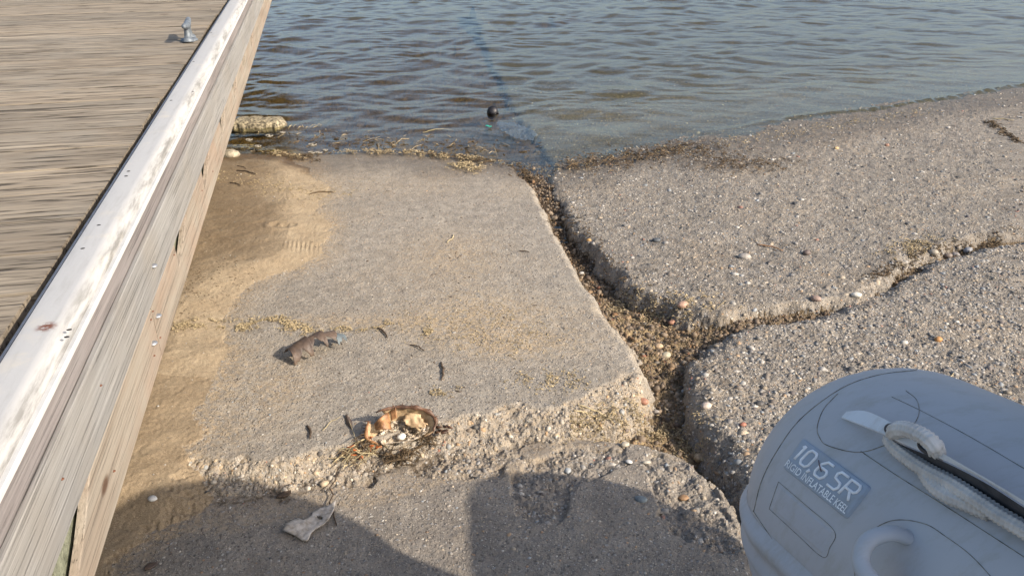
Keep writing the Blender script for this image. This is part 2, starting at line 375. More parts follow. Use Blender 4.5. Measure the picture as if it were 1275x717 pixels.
# ------------------------------------------------------------------ the ramp: survey points on the ground
CT, ST = math.cos(PITCH), math.sin(PITCH)
def ray(px, py):
    u = (px-637.5)/FPX; v = (py-358.5)/FPX
    return np.array([u, CT-v*ST, -(ST+v*CT)])
def onplane(px, py, zf):
    r = ray(px, py); z = .15
    for _ in range(12):
        t = (CAMZ-z)/max(-r[2], .02); z = float(zf(np.array([r[0]*t]), np.array([r[1]*t]))[0])
    return (r[0]*t, r[1]*t)
zA = lambda X, Y: .065*(5.35-np.clip(Y, -2, 30))+.006
zB = lambda X, Y: .062*((np.clip(X, -6, 7)-.29)*.446-(np.clip(Y, -2, 12)-5.25)*.895)
zC = lambda X, Y: zB(X, Y)-.014
zD = lambda X, Y: zA(X, Y)-.058
def PL(pts, zf): return [onplane(a, b, zf) for a, b in pts]
polyA = PL([(375, 193), (430, 189), (520, 190), (592, 197), (640, 206), (662, 232), (688, 285), (718, 335), (748, 385), (784, 425), (803, 462), (801, 490),
            (770, 512), (700, 533), (640, 540), (560, 547), (500, 562), (430, 580), (330, 597), (270, 604), (205, 612), (60, 625), (190, 195)], zA)
southA = PL([(60, 625), (205, 612), (270, 604), (330, 597), (430, 580), (500, 562), (560, 547), (640, 540), (700, 533), (770, 512), (801, 490)], zA)
polyB = PL([(693, 208), (668, 180), (645, 145), (622, 100), (600, 50), (588, 6)], zB)+[(-.2, 12.5), (7, 16), (16, 8), (9, 3.8)]+\
    PL([(1420, 262), (1275, 287), (1200, 301), (1140, 318), (1100, 348), (1060, 370), (1000, 378), (940, 388), (900, 398), (860, 388), (812, 368), (780, 352), (755, 322), (730, 298), (704, 256), (684, 224)], zB)
polyC = PL([(1420, 277), (1275, 297), (1200, 310), (1150, 327), (1110, 357), (1070, 378), (1000, 389), (945, 398), (905, 412), (882, 430), (868, 452), (868, 490), (888, 540), (914, 580), (934, 622), (953, 680), (975, 760), (1010, 1000)], zC)+[(.6, -4), (9, -4), (9, 3.6)]
polyD = PL([(192, 622), (270, 608), (350, 600), (440, 584), (520, 566), (600, 551), (700, 541), (800, 549), (850, 567), (888, 592), (922, 642), (942, 717), (965, 800), (1000, 1000)], zD)+[(.45, -4), (-4, -4), (-4, 1.0)]+PL([(90, 760), (118, 717), (150, 665), (172, 640)], zD)
polyS = PL([(390, 186), (380, 205), (402, 235), (396, 262), (414, 285), (405, 314), (370, 336), (325, 350), (290, 370), (270, 402), (286, 435), (268, 470), (248, 512), (258, 540), (232, 562), (204, 600), (200, 618), (165, 640), (150, 665), (118, 717), (95, 800), (-300, 900)], zA)+[(-4, .5), (-4, 6.2)]+PL([(290, 168), (385, 172)], zA)
# shallow worn patches in the near slab, and thin sand blown over the big slab
patchD = [(PL([(640, 600), (650, 570), (700, 555), (780, 552), (800, 580), (770, 590), (740, 600), (715, 625), (690, 650), (645, 640)], zD)),
          (PL([(800, 560), (870, 575), (920, 640), (930, 690), (880, 690), (830, 660), (805, 600)], zD)),
          (PL([(350, 575), (440, 560), (480, 600), (420, 612), (360, 600)], zD)), (PL([(560, 560), (640, 555), (620, 600), (560, 600), (500, 590)], zD))]

def ground(X, Y):
    """height and owner of the ground: 0 slab A, 1 slab B, 2 slab C, 3 slab D, 4 gravel bed, 5 sand"""
    n_e = .022*fbm(X, Y, 6, 4, 3); n_e2 = n_e+.003*fbm(X, Y, 30, 2, 9); n_e = n_e+.006*fbm(X, Y, 45, 3, 9)
    fine = fbm(X, Y, 90, 3, 21, .6); med = fbm(X, Y, 22, 4, 31, .55); low = fbm(X, Y, 2.2, 3, 41)
    def edge(e, z, r, wdt):
        t = np.clip(e/wdt, 0, 1)
        return z-r*(1-t)**2.3-np.where(e < 0, np.clip(-e*2.0+.010*med+.008*fine, -.004, .2), 0)
    eA = sdf(polyA, X, Y)+n_e*.8
    dS = pdist(southA, X, Y)-np.where(X < -.1, .01, 0); wS = .105+.035*fbm(X, Y, 4, 2, 55)+.02*fbm(X, Y, 14, 2, 56)
    band = 1-smst((dS-wS*.15)/(wS*.95)); bandr = 1-smst((dS-wS)/.02)
    hA = edge(eA, zA(X, Y)+.0012*med+.0008*fine+.003*low, .022, .035)-.042*band-.010*bandr+bandr*(.005*med+.004*np.abs(fbm(X, Y, 30, 4, 77, .6))+.0015*fine)
    eB = sdf(polyB, X, Y)+n_e2*1.6
    hB = edge(eB, zB(X, Y)+.0035*med+.0018*fine+.006*low, .022, .05)
    eC = sdf(polyC, X, Y)+n_e2*1.6
    hC = edge(eC, zC(X, Y)+.0035*med+.0018*fine+.006*low, .030, .075)
    eD = sdf(polyD, X, Y)+n_e*.7
    pd = np.zeros(X.shape)
    for p in patchD: pd = np.maximum(pd, smst((sdf(p, X, Y)+.03*fbm(X, Y, 9, 3, 61))/.012))
    hD = edge(eD, zD(X, Y)+.001*med+.0008*fine+.002*low, .016, .03)-pd*(.010-.007*med-.004*np.abs(fine))
    base = zA(X, Y)*(1-smst((X-.25)/.8))+zB(X, Y)*smst((X-.25)/.8)
    heap = np.exp(-((X-.30)**2+(Y-2.05)**2)/.05)+.75*np.exp(-((X-.42)**2/.06+(Y-2.75)**2/.05))
    narrow = smst((X-.62)/.35)*smst((Y-2.3)/.2)
    cut = smst((-(X*0.9+Y*.45)+1.62)/.2)*smst((X-.2)/.1)     # the deep open slot between the near slabs
    hG = base-.108+.066*smst((Y-3.7)/1.1)*(1-smst((X-.45)/.2))+.042*heap+.055*narrow-.05*cut+.010*med+.006*np.abs(fine)+.012*low
    under = smst((Y-5.2)/.6); hG = np.where(Y > 5.2, np.minimum(hG, -.022-.057*(Y-5.2)+.012*low+.006*med), hG)
    eS0 = sdf(polyS, X, Y)+.030*fbm(X, Y, 5, 3, 71); eS = eS0+.012*fbm(X, Y, 42, 4, 73, .65)
    fall = .052*smst((1.74-Y)/.16)
    hS = zA(X, Y)-fall+np.where(eS > 0, .001+np.clip(eS0*.14, 0, .026), np.clip(eS*.45, -.35, 0))+.0016*med+.001*fine+.004*low*smst(eS/.2)
    hS = hS+smst(eS/.1)*.003*fbm(X, Y, 7, 3, 81)
    # foot print and tread marks
    fx, fy = FP; q = np.hypot((X-fx)/.065, (Y-fy)/.05); hS = hS-.010*np.exp(-((q-.0)/.8)**2)*(1+.9*fbm(X, Y, 35, 2, 91))+.006*np.exp(-((q-1.25)/.25)**2)
    tx, ty = FP2; m = np.exp(-((X-tx)**2+((Y-ty)*1.2)**2)/.006); hS = hS-m*.0045*(np.sin((X-tx)*300+(Y-ty)*60) > 0)
    # shoreline dips under the water on the sand side
    hS = np.where(Y > 4.9, hS-.085*smst((Y-4.9)/1.2), hS)
    H = np.stack([hA, hB, hC, hD, hG, hS]); own = H.argmax(0)
    return H.max(0), own, dict(eA=eA, eS=eS, band=bandr, eB=eB, eC=eC, pd=pd, med=med, low=low, fine=fine, heap=heap)
FP = (0, 0); FP2 = (0, 0); FP = onplane(352, 286, zA); FP2 = onplane(378, 310, zA)
def gz(x, y): return float(ground(np.array([x]), np.array([y]))[0][0])
def GP(px, py, dz=0):
    """the point of the ground surveyed at this sight line"""
    r = ray(px, py); z = .2
    for _ in range(10): t = (CAMZ-z)/-r[2]; z = gz(r[0]*t, r[1]*t)
    return Vector((r[0]*t, r[1]*t, z+dz))
def WP(px, py, z=0.0):
    r = ray(px, py); t = (CAMZ-z)/-r[2]; return Vector((r[0]*t, r[1]*t, z))

# graded grid: fine where the ramp is walked on, coarse away from it
def graded():
    py = np.concatenate([np.arange(1000, 730, -5), np.arange(730, 20, -.9)])
    yy = []
    for p in py:
        r = ray(637.5, p); t = (CAMZ-.12)/-r[2]; yy.append(r[1]*t)
    yy = np.array(yy); yy = np.concatenate([[-12, -5, -2, -.5, .1], yy[yy > .3], np.geomspace(yy[-1]*1.03, 40, 60)])
    xi = np.concatenate([[-14, -8, -4, -2.4, -1.6, -1.2], np.linspace(-.95, .82, 1250), [.9, 1.0, 1.2, 1.6, 2.2, 3.5, 6, 14]])
    X = xi[None, :]*(.72+.62*np.clip(yy, 0, 40))[:, None]; Y = np.repeat(yy[:, None], len(xi), 1)
    return X, Y
GX, GY = graded(); H, OWN, INFO = ground(GX, GY)
ny, nx = GX.shape
idx = np.arange(ny*nx).reshape(ny, nx)
Q = np.stack([idx[:-1, :-1], idx[:-1, 1:], idx[1:, 1:], idx[1:, :-1]], -1).reshape(-1, 4)
qown = OWN[:-1, :-1].ravel()
wet = smst((.048-H+.012*INFO['low']+.004*INFO['med'])/.03)*(1-.6*smst((-H)/.04))
def px_mask(cx, cy, rx, ry, ang=0):
    c = onplane(cx, cy, zA); s = math.hypot(c[0], c[1])
    a = np.hypot((GX-c[0])/rx, (GY-c[1])/ry); return np.exp(-a**2)
film = .15+.25*smst(INFO['low']*.8)
film = film+.9*px_mask(590, 400, .28, .22)+.65*px_mask(560, 320, .25, .35)+.5*px_mask(345, 490, .10, .25)+.6*px_mask(440, 400, .3, .06)+.7*px_mask(650, 430, .2, .1)+.35*px_mask(450, 230, .5, .3)
film = film+.85*smst((INFO['eS']+.035)/.04)+.6*smst((INFO['eS']+.16)/.16)+.35*INFO['band']
brown = np.zeros(GX.shape)
def near(pts, zf, wd, amp):
    global brown; d = pdist(PL(pts, zf), GX, GY)+.03*INFO['med']; brown = np.maximum(brown, amp*np.exp(-(d/wd)**2))
near([(430, 190), (520, 192), (592, 200), (640, 208), (660, 225)], zA, .07, 1.0)
near([(700, 205), (760, 200), (830, 185), (880, 178)], zB, .12, .7); near([(880, 205), (930, 208), (970, 200)], zB, .12, .9)
near([(1225, 150), (1270, 178)], zB, .02, .9); near([(960, 300), (1010, 312)], zB, .02, .5); near([(430, 578), (470, 570), (545, 552)], zA, .025, 1.0); near([(270, 604), (350, 596), (410, 584)], zA, .012, .9); near([(640, 540), (700, 533), (770, 515)], zA, .012, .6)
near([(1070, 345), (1110, 318), (1140, 305), (1200, 300), (1275, 290)], zB, .04, .6)
brown = np.maximum(brown, smst((-H-.012)/.16)*.85)  # darker with depth, painted in place of light absorbed by the water
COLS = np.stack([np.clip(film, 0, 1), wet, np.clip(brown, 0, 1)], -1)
# sand: g = damp. Damp close to the dock and the water, dry and pale towards the slab
damp = np.clip(.75-1.1*smst((.42-INFO['eS'])/.42)+.25*INFO['low'], 0, 1)
damp = np.maximum(np.clip(damp*.85, 0, .6), wet)
damp = np.where(GY < 2.3, np.clip(damp+.30, 0, 1), damp); damp = np.maximum(damp, .95*smst((-H-.01)/.06))
# gravel: r = golden dry debris
uw = smst((GY-5.25)/.5)
gold = np.clip(INFO['heap']*.9+.2, 0, 1)*(1-smst((GY-4.3)/.8)); gold = np.maximum(gold, uw*.8)
bedwet = np.maximum(wet*(1-.7*uw), .95*smst((-H-.01)/.06))

PAL = np.array([(.30, .285, .26), (.24, .225, .205), (.34, .29, .22), (.42, .40, .36), (.20, .17, .14), (.44, .41, .36), (.09, .087, .083), (.34, .24, .15), (.28, .30, .31), (.40, .33, .24), (.15, .13, .12), (.30, .16, .12)])
PW = np.array([20, 20, 14, 12, 10, 5, 7, 3, 6, 8, 7, 1.]); PW /= PW.sum()
bmI = bmesh.new(); bmesh.ops.create_icosphere(bmI, subdivisions=1, radius=1); bmI.verts.ensure_lookup_table()
ICV = np.array([v.co[:] for v in bmI.verts]); ICF = np.array([[v.index for v in f.verts] for f in bmI.faces]); bmI.free()
bmI = bmesh.new(); bmesh.ops.create_icosphere(bmI, subdivisions=2, radius=1)
ICV2 = np.array([v.co[:] for v in bmI.verts]); ICF2 = np.array([[v.index for v in f.verts] for f in bmI.faces]); bmI.free()
keep = ICV[ICF].mean(1)[:, 2] > -.45; ICF = ICF[keep]
def pebbles(x, y, z, size, sink, flat=(.35, .7), mul=1.0):
    n = len(x); yaw = RNG.uniform(0, 2*np.pi, n); e = RNG.uniform(.55, .95, n); fl = RNG.uniform(*flat, n)
    V = ICV[None]*(1+.16*RNG.normal(size=(n, len(ICV), 1)))
    V = V*np.stack([size, size*e, size*fl], -1)[:, None, :]
    tl = RNG.normal(0, .18, (n, 1)); V = np.stack([V[..., 0], V[..., 1], V[..., 2]+V[..., 0]*tl], -1)
    c, s = np.cos(yaw)[:, None], np.sin(yaw)[:, None]
    V = np.stack([V[..., 0]*c-V[..., 1]*s, V[..., 0]*s+V[..., 1]*c, V[..., 2]], -1)
    V += np.stack([x, y, z-sink*size*fl], -1)[:, None, :]
    F = (ICF[None]+(np.arange(n)*len(ICV))[:, None, None]).reshape(-1, 3)
    cc = PAL[RNG.choice(len(PAL), n, p=PW)]*RNG.uniform(.7, 1.15, (n, 1))*mul
    return V.reshape(-1, 3), F, np.repeat(cc, len(ICV), 0)
def scatter(n, box, dens, owner, smin, sig, smax):
    x = RNG.uniform(box[0], box[1], n); y = RNG.uniform(box[2], box[3], n)
    k = RNG.uniform(0, 1, n) < dens(x, y); k &= np.abs(x) < .75*y*1.05+.5; x, y = x[k], y[k]
    h, o, inf = ground(x, y); k = o == owner; x, y, h = x[k], y[k], h[k]
    s = np.clip(smin*np.exp(RNG.normal(0, sig, len(x))), smin*.6, smax)
    return x, y, h, s, {a: b[k] for a, b in inf.items()}

slabs = [('concrete_slab', 0, M['concA'], 'smooth pale slab of the boat ramp beside the sand', COLS),
         ('concrete_slab', 1, M['concB'], 'pebbly upper right slab of the boat ramp running into the water', COLS),
         ('concrete_slab', 2, M['concB'], 'pebbly slab of the boat ramp under the inflatable boat', COLS),
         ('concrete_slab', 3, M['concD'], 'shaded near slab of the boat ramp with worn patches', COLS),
         ('gravel_bed', 4, M['gravel'], 'gravel and silt in the gaps between the slabs', None),
         ('sand', 5, M['sand'], 'damp tan sand between the dock and the ramp', None)]
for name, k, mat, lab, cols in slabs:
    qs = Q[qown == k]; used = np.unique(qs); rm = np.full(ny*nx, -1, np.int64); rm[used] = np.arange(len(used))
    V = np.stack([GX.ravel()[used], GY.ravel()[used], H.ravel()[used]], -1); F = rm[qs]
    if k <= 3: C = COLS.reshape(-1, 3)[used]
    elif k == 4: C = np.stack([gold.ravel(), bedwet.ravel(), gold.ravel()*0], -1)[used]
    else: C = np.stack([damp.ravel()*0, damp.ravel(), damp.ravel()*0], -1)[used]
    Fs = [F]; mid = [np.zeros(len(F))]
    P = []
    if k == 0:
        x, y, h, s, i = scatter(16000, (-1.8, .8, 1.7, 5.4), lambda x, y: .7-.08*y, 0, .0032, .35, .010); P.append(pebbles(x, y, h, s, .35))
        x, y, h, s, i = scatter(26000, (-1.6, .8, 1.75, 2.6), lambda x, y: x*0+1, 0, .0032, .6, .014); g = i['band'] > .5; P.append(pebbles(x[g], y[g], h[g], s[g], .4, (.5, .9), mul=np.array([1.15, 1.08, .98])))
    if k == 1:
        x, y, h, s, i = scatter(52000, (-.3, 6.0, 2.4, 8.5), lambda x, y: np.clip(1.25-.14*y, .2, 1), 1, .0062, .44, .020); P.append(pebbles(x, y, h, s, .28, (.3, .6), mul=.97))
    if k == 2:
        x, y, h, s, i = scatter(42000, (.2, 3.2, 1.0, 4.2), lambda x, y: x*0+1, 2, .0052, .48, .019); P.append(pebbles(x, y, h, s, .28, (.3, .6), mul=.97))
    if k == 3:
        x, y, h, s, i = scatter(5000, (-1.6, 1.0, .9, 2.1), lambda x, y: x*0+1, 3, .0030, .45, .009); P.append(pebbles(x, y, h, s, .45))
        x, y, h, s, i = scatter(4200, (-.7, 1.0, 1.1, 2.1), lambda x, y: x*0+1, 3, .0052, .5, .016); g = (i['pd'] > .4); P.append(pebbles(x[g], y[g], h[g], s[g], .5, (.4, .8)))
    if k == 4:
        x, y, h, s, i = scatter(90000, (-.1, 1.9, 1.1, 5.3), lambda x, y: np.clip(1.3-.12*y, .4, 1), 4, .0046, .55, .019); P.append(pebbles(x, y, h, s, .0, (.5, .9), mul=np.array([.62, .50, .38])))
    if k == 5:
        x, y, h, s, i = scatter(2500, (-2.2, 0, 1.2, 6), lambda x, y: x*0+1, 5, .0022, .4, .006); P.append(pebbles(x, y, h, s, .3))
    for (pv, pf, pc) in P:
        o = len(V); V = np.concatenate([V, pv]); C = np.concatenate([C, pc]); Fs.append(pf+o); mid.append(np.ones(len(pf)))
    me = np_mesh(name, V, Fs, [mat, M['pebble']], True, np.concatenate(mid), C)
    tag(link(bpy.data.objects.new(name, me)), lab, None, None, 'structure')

# ------------------------------------------------------------------ water
def water():
    yy = np.concatenate([np.geomspace(3.9, 13.5, 760), np.geomspace(14, 400, 60)])
    xi = np.concatenate([[-40, -12, -4, -1.6], np.linspace(-.9, .85, 620), [1.0, 2, 5, 14, 40]])
    X = xi[None]*(.35+.72*yy)[:, None]; Y = np.repeat(yy[:, None], len(xi), 1)
    X = np.where(np.abs(xi)[None] > .95, X, X)
    Z = np.zeros(X.shape); r = np.random.default_rng(5)
    wx = X+.10*fbm(X, Y, .9, 2, 5); wy = Y+.12*fbm(X, Y, 1.1, 2, 8)
    for k in range(46):
        lam = np.exp(r.uniform(np.log(.15), np.log(.95))); th = r.normal(math.pi/2+.18, .55); ph = r.uniform(0, 6.28)
        a = .0034*lam**1.0*r.uniform(.5, 1.2)
        w_ = 2*np.pi/lam; t = w_*(wx*np.cos(th)+wy*np.sin(th))+ph; Z += a*(np.sin(t)+.25*np.sin(2*t+.5))
    d = np.clip((Y-(5.25+np.clip(X-.3, 0, 9)*.48))/1.6, 0, 1); Z *= .22+.78*smst(d)
    Z *= 1-.75*smst((Y-14)/60)
    # little breaking ripple along the right-hand shore
    sx = 6.05+(X-1.7)*.44+.05*fbm(X, Y, 1.3, 3, 12); rp = np.exp(-((Y-sx)/.045)**2)*smst((X-1.0)/2.5)
    Z += .020*rp*(1+.5*fbm(X, Y, 14, 3, 13))
    n_, m_ = X.shape; id_ = np.arange(n_*m_).reshape(n_, m_)
    F = np.stack([id_[:-1, :-1], id_[:-1, 1:], id_[1:, 1:], id_[1:, :-1]], -1).reshape(-1, 4)
    me = np_mesh('water', np.stack([X.ravel(), Y.ravel(), Z.ravel()], -1), [F], [M['water']])
    tag(link(bpy.data.objects.new('water', me)), 'rippled shallow bay water', None, None, 'structure')
water()

# ------------------------------------------------------------------ dock
DROT = math.atan2(.216, .976)
dock = empty('dock', (0, 0, 0), DROT, label='weathered wooden dock with a white vinyl edge cap above the sand', cat='dock')
# deck boards run across the dock
def board_mesh(L, W, T, seg=1):
    bm = bmesh.new(); add_box(bm, -L/2, L/2, -W/2, W/2, -T/2, T/2, .0015); return bm
b0 = bm_obj('deck_board', board_mesh(2.3, .1835, .036), M['deck'], dock, False)
k = 0
for i in range(-12, 50):
    y = 1.68-.094+.188*i
    o = b0 if k == 0 else b0.copy()
    if k: COL.objects.link(o); o.parent = dock
    o.location = (-.585-1.15+random.uniform(-.008, .004), y+(.0035 if i in (0, 1, 2) else random.uniform(-.0006, .0006)), 1.05-.018+random.uniform(-.001, .001)); k += 1
# white cap swept along the edge
YS = np.concatenate([np.arange(-1.8, 3.5, .03), np.arange(3.5, 9.6, .1)])
def sweep(name, prof, mat, parent, jitter=0, seed=0, closed=True, ys=YS, sm=True):
    V = []; F = []; n = len(prof)
    for y in ys:
        for k, (a, b) in enumerate(prof):
            j = jitter*mnoise.noise(Vector((a*30, y*2.2, b*30+seed)))
            V.append((a+j, y, b+j*.7))
    for i in range(len(ys)-1):
        for k in range(n if closed else n-1): F.append((i*n+k, i*n+(k+1) % n, (i+1)*n+(k+1) % n, (i+1)*n+k))
    if closed: F.append(tuple(range(n))); F.append(tuple((len(ys)-1)*n+k for k in range(n-1, -1, -1)))
    o = obj(name, V, F, mat, parent, sm)
    bm = bmesh.new(); bm.from_mesh(o.data); bmesh.ops.recalc_face_normals(bm, faces=bm.faces); bm.to_mesh(o.data); bm.free(); return o
prof = [(-.547, 1.0740), (-.5465, 1.0748), (-.545, 1.0751), (-.52, 1.0755), (-.50, 1.0760)]
for a in np.linspace(90, -5, 9): prof.append((-.498+.026*math.cos(rad(a)), 1.050+.026*math.sin(rad(a))))
prof += [(-.474, 1.044), (-.547, 1.044)]
sweep('edge_cap', prof, M['vinyl'], dock, .0016)
sweep('cap_lip', [(-.4735, 1.0515), (-.4640, 1.0535), (-.4620, 1.052), (-.4620, 1.0445), (-.4735, 1.0435)], M['vinyl_lip'], dock, .0008, 3, sm=False)
sweep('inner_edge_strip', [(-.5555, 1.0715), (-.5495, 1.0735), (-.5495, 1.035), (-.5555, 1.035)], M['edge_strip'], dock, sm=False)
sweep('fascia_board', [(-.500, 1.0425), (-.4640, 1.0425), (-.4640, .95), (-.500, .95)], M['wood_dark'], dock, sm=False)['label'] = 'dark grey upper fascia board'
sweep('fascia_board', [(-.4615, 1.003), (-.4530, 1.0035), (-.4515, 1.001), (-.4515, .8795), (-.4530, .8775), (-.4615, .8775)], M['wood_grey'], dock, sm=False)['label'] = 'silvery grey middle fascia board'
# lower board with shallow notches that show the joist ends
def lower(y0, y1):
    ys = sorted(set(list(np.arange(y0, y1, .05))+[y1]+[q for c in NOTCH for q in (c-.001, c, c+.03, c+.07, c+.12, c+.17, c+.22) if y0 < q < y1]))
    V = []; F = []
    for y in ys:
        zt = .8765
        for c in NOTCH:
            if c <= y < c+.22: zt -= (.090 if c < 1 else .066)*(1-((y-c)/.22)**1.6)
        V += [(-.466, y, zt), (-.4535, y, zt), (-.4520, y, zt-.002), (-.4520, y, .749), (-.4540, y, .7465), (-.466, y, .7465)]
    n = 6
    for i in range(len(ys)-1):
        for k in range(n): F.append((i*n+k, (i+1)*n+k, (i+1)*n+(k+1) % n, i*n+(k+1) % n))
    F.append(tuple(range(n))); F.append(tuple((len(ys)-1)*n+k for k in range(n-1, -1, -1)))
    o = obj('fascia_board', V, F, M['wood_tan'], dock, False); o['label'] = 'raw tan lower fascia board with notches'
    bm = bmesh.new(); bm.from_mesh(o.data); bmesh.ops.recalc_face_normals(bm, faces=bm.faces); bm.to_mesh(o.data); bm.free()
NOTCH = [.93, 2.08, 2.68, 3.28, 3.88, 4.48, 5.08]
lower(-1.8, 1.722); lower(1.726, 9.5)
for c in NOTCH+[5.9, 6.9]:
    bm = bmesh.new(); add_box(bm, -2.7, -.517, c+.05, c+.15, .80, 1.0, .002); bm_obj('joist', bm, M['wood_green'], dock, False)
    bm = bmesh.new(); add_box(bm, -.515, -.474, c+.05, c+.26, .72, .93, .002); bm_obj('joist_end', bm, M['wood_green'], dock, False)
for y in (-.2, 2.4, 5.0, 7.6):
    for x in (-1.15, -2.5):
        ox, oy = x*math.cos(DROT)-y*math.sin(DROT), x*math.sin(DROT)+y*math.cos(DROT)
        MB().add(tube_data([(x, y, -.8), (x, y, .3), (x, y, 1.0)], .10, 18)).build('pile', M['wood_green'], dock)
def dome(r, h, n=14, squash=1):
    V = []; F = []
    for i in range(5):
        a = i/4*math.pi/2
        for k in range(n): V.append((math.sin(math.pi/2-a)*r*math.cos(2*math.pi*k/n), math.sin(math.pi/2-a)*r*math.sin(2*math.pi*k/n)*squash, h*math.sin(a)))
    for i in range(4):
        for k in range(n): F.append((i*n+k, i*n+(k+1) % n, (i+1)*n+(k+1) % n, (i+1)*n+k))
    F.append(tuple(range(n-1, -1, -1))); return V, F
for (y, z, r) in ((1.819, .937, .011), (1.757, .838, .011), (1.672, .815, .011)):
    MB().add(dome(r, .005)).build('bolt_head', M['steel'], dock).location = (-.4515, y, z)
    dock.children[-1].rotation_euler = (0, math.pi/2, 0)
for (y, z) in ((1.70, .86), (1.74, .79), (1.66, .79), (1.73, .865), (2.05, .86), (2.62, .83), (1.25, .80), (1.30, .95), (2.9, .80), (1.05, .95)):
    MB().add(dome(.0035, .002, 8)).build('nail', M['rust'], dock).location = (-.4515, y, z)
    dock.children[-1].rotation_euler = (0, math.pi/2, 0)
for (px, py) in ((243, 39), (263, 41), (241, 77), (213, 125), (160, 213), (157, 219), (103, 309), (86, 410), (83, 419), (123, 280), (240, 114), (262, 12)):
    r = ray(px, py); t = (CAMZ-1.0765)/-r[2]; P = Matrix.Rotation(-DROT, 3, 'Z') @ Vector((r[0]*t, r[1]*t, 1.0765))
    o = MB().add(dome(.0045, .0012, 10, .7)).build('screw', M['hole'], dock); o.location = (P.x, P.y, 1.0758)
# cleat
def cleat():
    c = WP(236, 51, 1.05); t = empty('dock_cleat', c, DROT+rad(2), label='grey galvanised cleat bolted to the deck boards next to the white cap', cat='cleat')
    m = MB()
    m.add(tube_data([(0, -.115, .078), (0, -.105, .080), (0, -.07, .076), (0, -.03, .070), (0, .03, .070), (0, .07, .076), (0, .105, .080), (0, .115, .078)], [.006, .012, .014, .016, .016, .014, .012, .006], 14))
    for s in (-1, 1):
        m.add(tube_data([(0, s*.050, 0), (0, s*.048, .008), (0, s*.038, .02), (0, s*.030, .045), (0, s*.026, .068)], [.028, .026, .016, .013, .014], 14))
    m.add(tube_data([(0, 0, 0), (0, 0, .006), (0, 0, .011)], [.040, .040, .030], 16))
    o = m.build('cleat_body', M['galv'], t)
    md = o.modifiers.new('remesh', 'REMESH'); md.mode = 'VOXEL'; md.voxel_size = .0035; md.use_smooth_shade = True
    sm_ = o.modifiers.new('smooth', 'SMOOTH'); sm_.iterations = 3
    for s in (-1, 1): MB().add(dome(.008, .006, 6)).build('bolt_head', M['steel'], t).location = (.012, s*.052, .014)
cleat()

# ------------------------------------------------------------------ inflatable boat
P0 = Vector((.500, 1.066, .88)); AZ = -.311; R0 = .237; TAP = .081; BL = .199
HD = Vector((-math.sin(AZ), -math.cos(AZ), 0)); HR = Vector((math.cos(AZ), -math.sin(AZ), 0)); SP = .74
boat = empty('inflatable_boat', (P0.x, P0.y, .55), 0, label='grey inflatable boat with 10.6 SR label, white rope and grab handle', cat='boat')
def boff(o):
    me = o.data; me.transform(Matrix.Translation(-Vector(boat.location))); return o
def bz(s): return .199*s if s < 1.1 else .199*1.1+.10*(1-math.exp(-(s-1.1)/.5))
def bpath():
    pts = []; ss = list(BL*(np.linspace(0, 1, 14)**2))+list(np.linspace(BL+.03, 2.4, 60)); Rr = []
    for s in ss:
        pts.append(P0+HD*s*.98+Vector((0, 0, bz(s)))); Rr.append(s)
    L = 2.4
    top = [p for p in pts]; cen = P0+HD*2.4*.98+HR*SP/2; arc = []
    for a in np.linspace(0, math.pi, 26)[1:-1]:
        arc.append(cen-HR*SP/2*math.cos(a)+HD*.42*math.sin(a)+Vector((0, 0, bz(2.4))))
    back = [p+HR*SP for p in pts[::-1]]
    sl = Rr+[L]*len(arc)+Rr[::-1]
    return top+arc+back, [max(.002, R0*(1-TAP)*math.sqrt(max(0, 1-(1-s/BL)**2))) if s < BL else R0*(1-TAP*min(1, max(0, 1-(s-BL)/.8))) for s in sl]
BP, BR = bpath(); BD = (HD*.98+Vector((0, 0, .199))).normalized()
# rings of the visible tube are square to its axis, as sewn
V, F = tube_data(BP, BR, 72)
hull = boff(obj('tube', V, F, M['hypalon'], boat))
bvh = BVHTree.FromPolygons([tuple(v) for v in V], F)
CAMV = Vector((0, 0, CAMZ))
def hit(px, py):
    r = Vector(ray(px, py)).normalized(); loc, nor, i, d = bvh.ray_cast(CAMV, r)
    if loc is None: return None
    if nor.dot(r) > 0: nor = -nor
    # exact smooth normal from the tube axis
    s = (loc-P0).dot(BD); c = P0+BD*s
    n = (loc-c).normalized()
    return loc, (n if s > .25 else (n*.6+nor*.4).normalized())
def cz(x, y): return (900+x/2.589, 440+y/2.589)
def on(x, y, lift=0):
    h = hit(*cz(x, y))
    if h is None:
        r = Vector(ray(*cz(x, y))); loc, nor, i, d = bvh.find_nearest(CAMV+r*1.0); return loc+nor*lift
    return h[0]+h[1]*lift
def seam(pts, r_=.0011, n=10, name='seam', mat='seam', closed=False):
    P = []; r = r_*.42
    fl = smooth_path([(a, b, 0) for a, b in (pts+[pts[0]] if closed else pts)], n)
    for q in fl:
        h = hit(*cz(q.x, q.y))
        if h: P.append(h[0]+h[1]*.0004)
    if len(P) > 2: return boff(MB().add(tube_data(P, [r*(.75+.5*random.random()) for _ in P], 6)).build(name, M[mat], boat))
seam([(625, 54), (500, 70), (380, 114), (250, 212), (170, 322), (125, 412), (100, 508)], .0013)
seam([(370, 130), (325, 180), (305, 235), (312, 270), (340, 297), (440, 318), (535, 292)], .0012)
seam([(590, 120), (625, 150), (632, 195), (608, 245)], .0009)
seam([(445, 315), (560, 392), (700, 480), (840, 570), (971, 655), (1050, 705)], .0011)
seam([(545, 140), (640, 185), (800, 270), (971, 370), (1060, 420)], .0007)
seam([(180, 413), (270, 490), (360, 572), (345, 625), (322, 655), (235, 578), (150, 500)], .0008)
seam([(425, 730), (430, 650), (470, 580), (550, 537), (650, 548), (720, 590), (800, 650), (880, 735)], .0009)
seam([(98, 506), (160, 596), (235, 690), (262, 724)], .0012)
seam([(150, 500), (165, 455), (180, 413)], .0008)
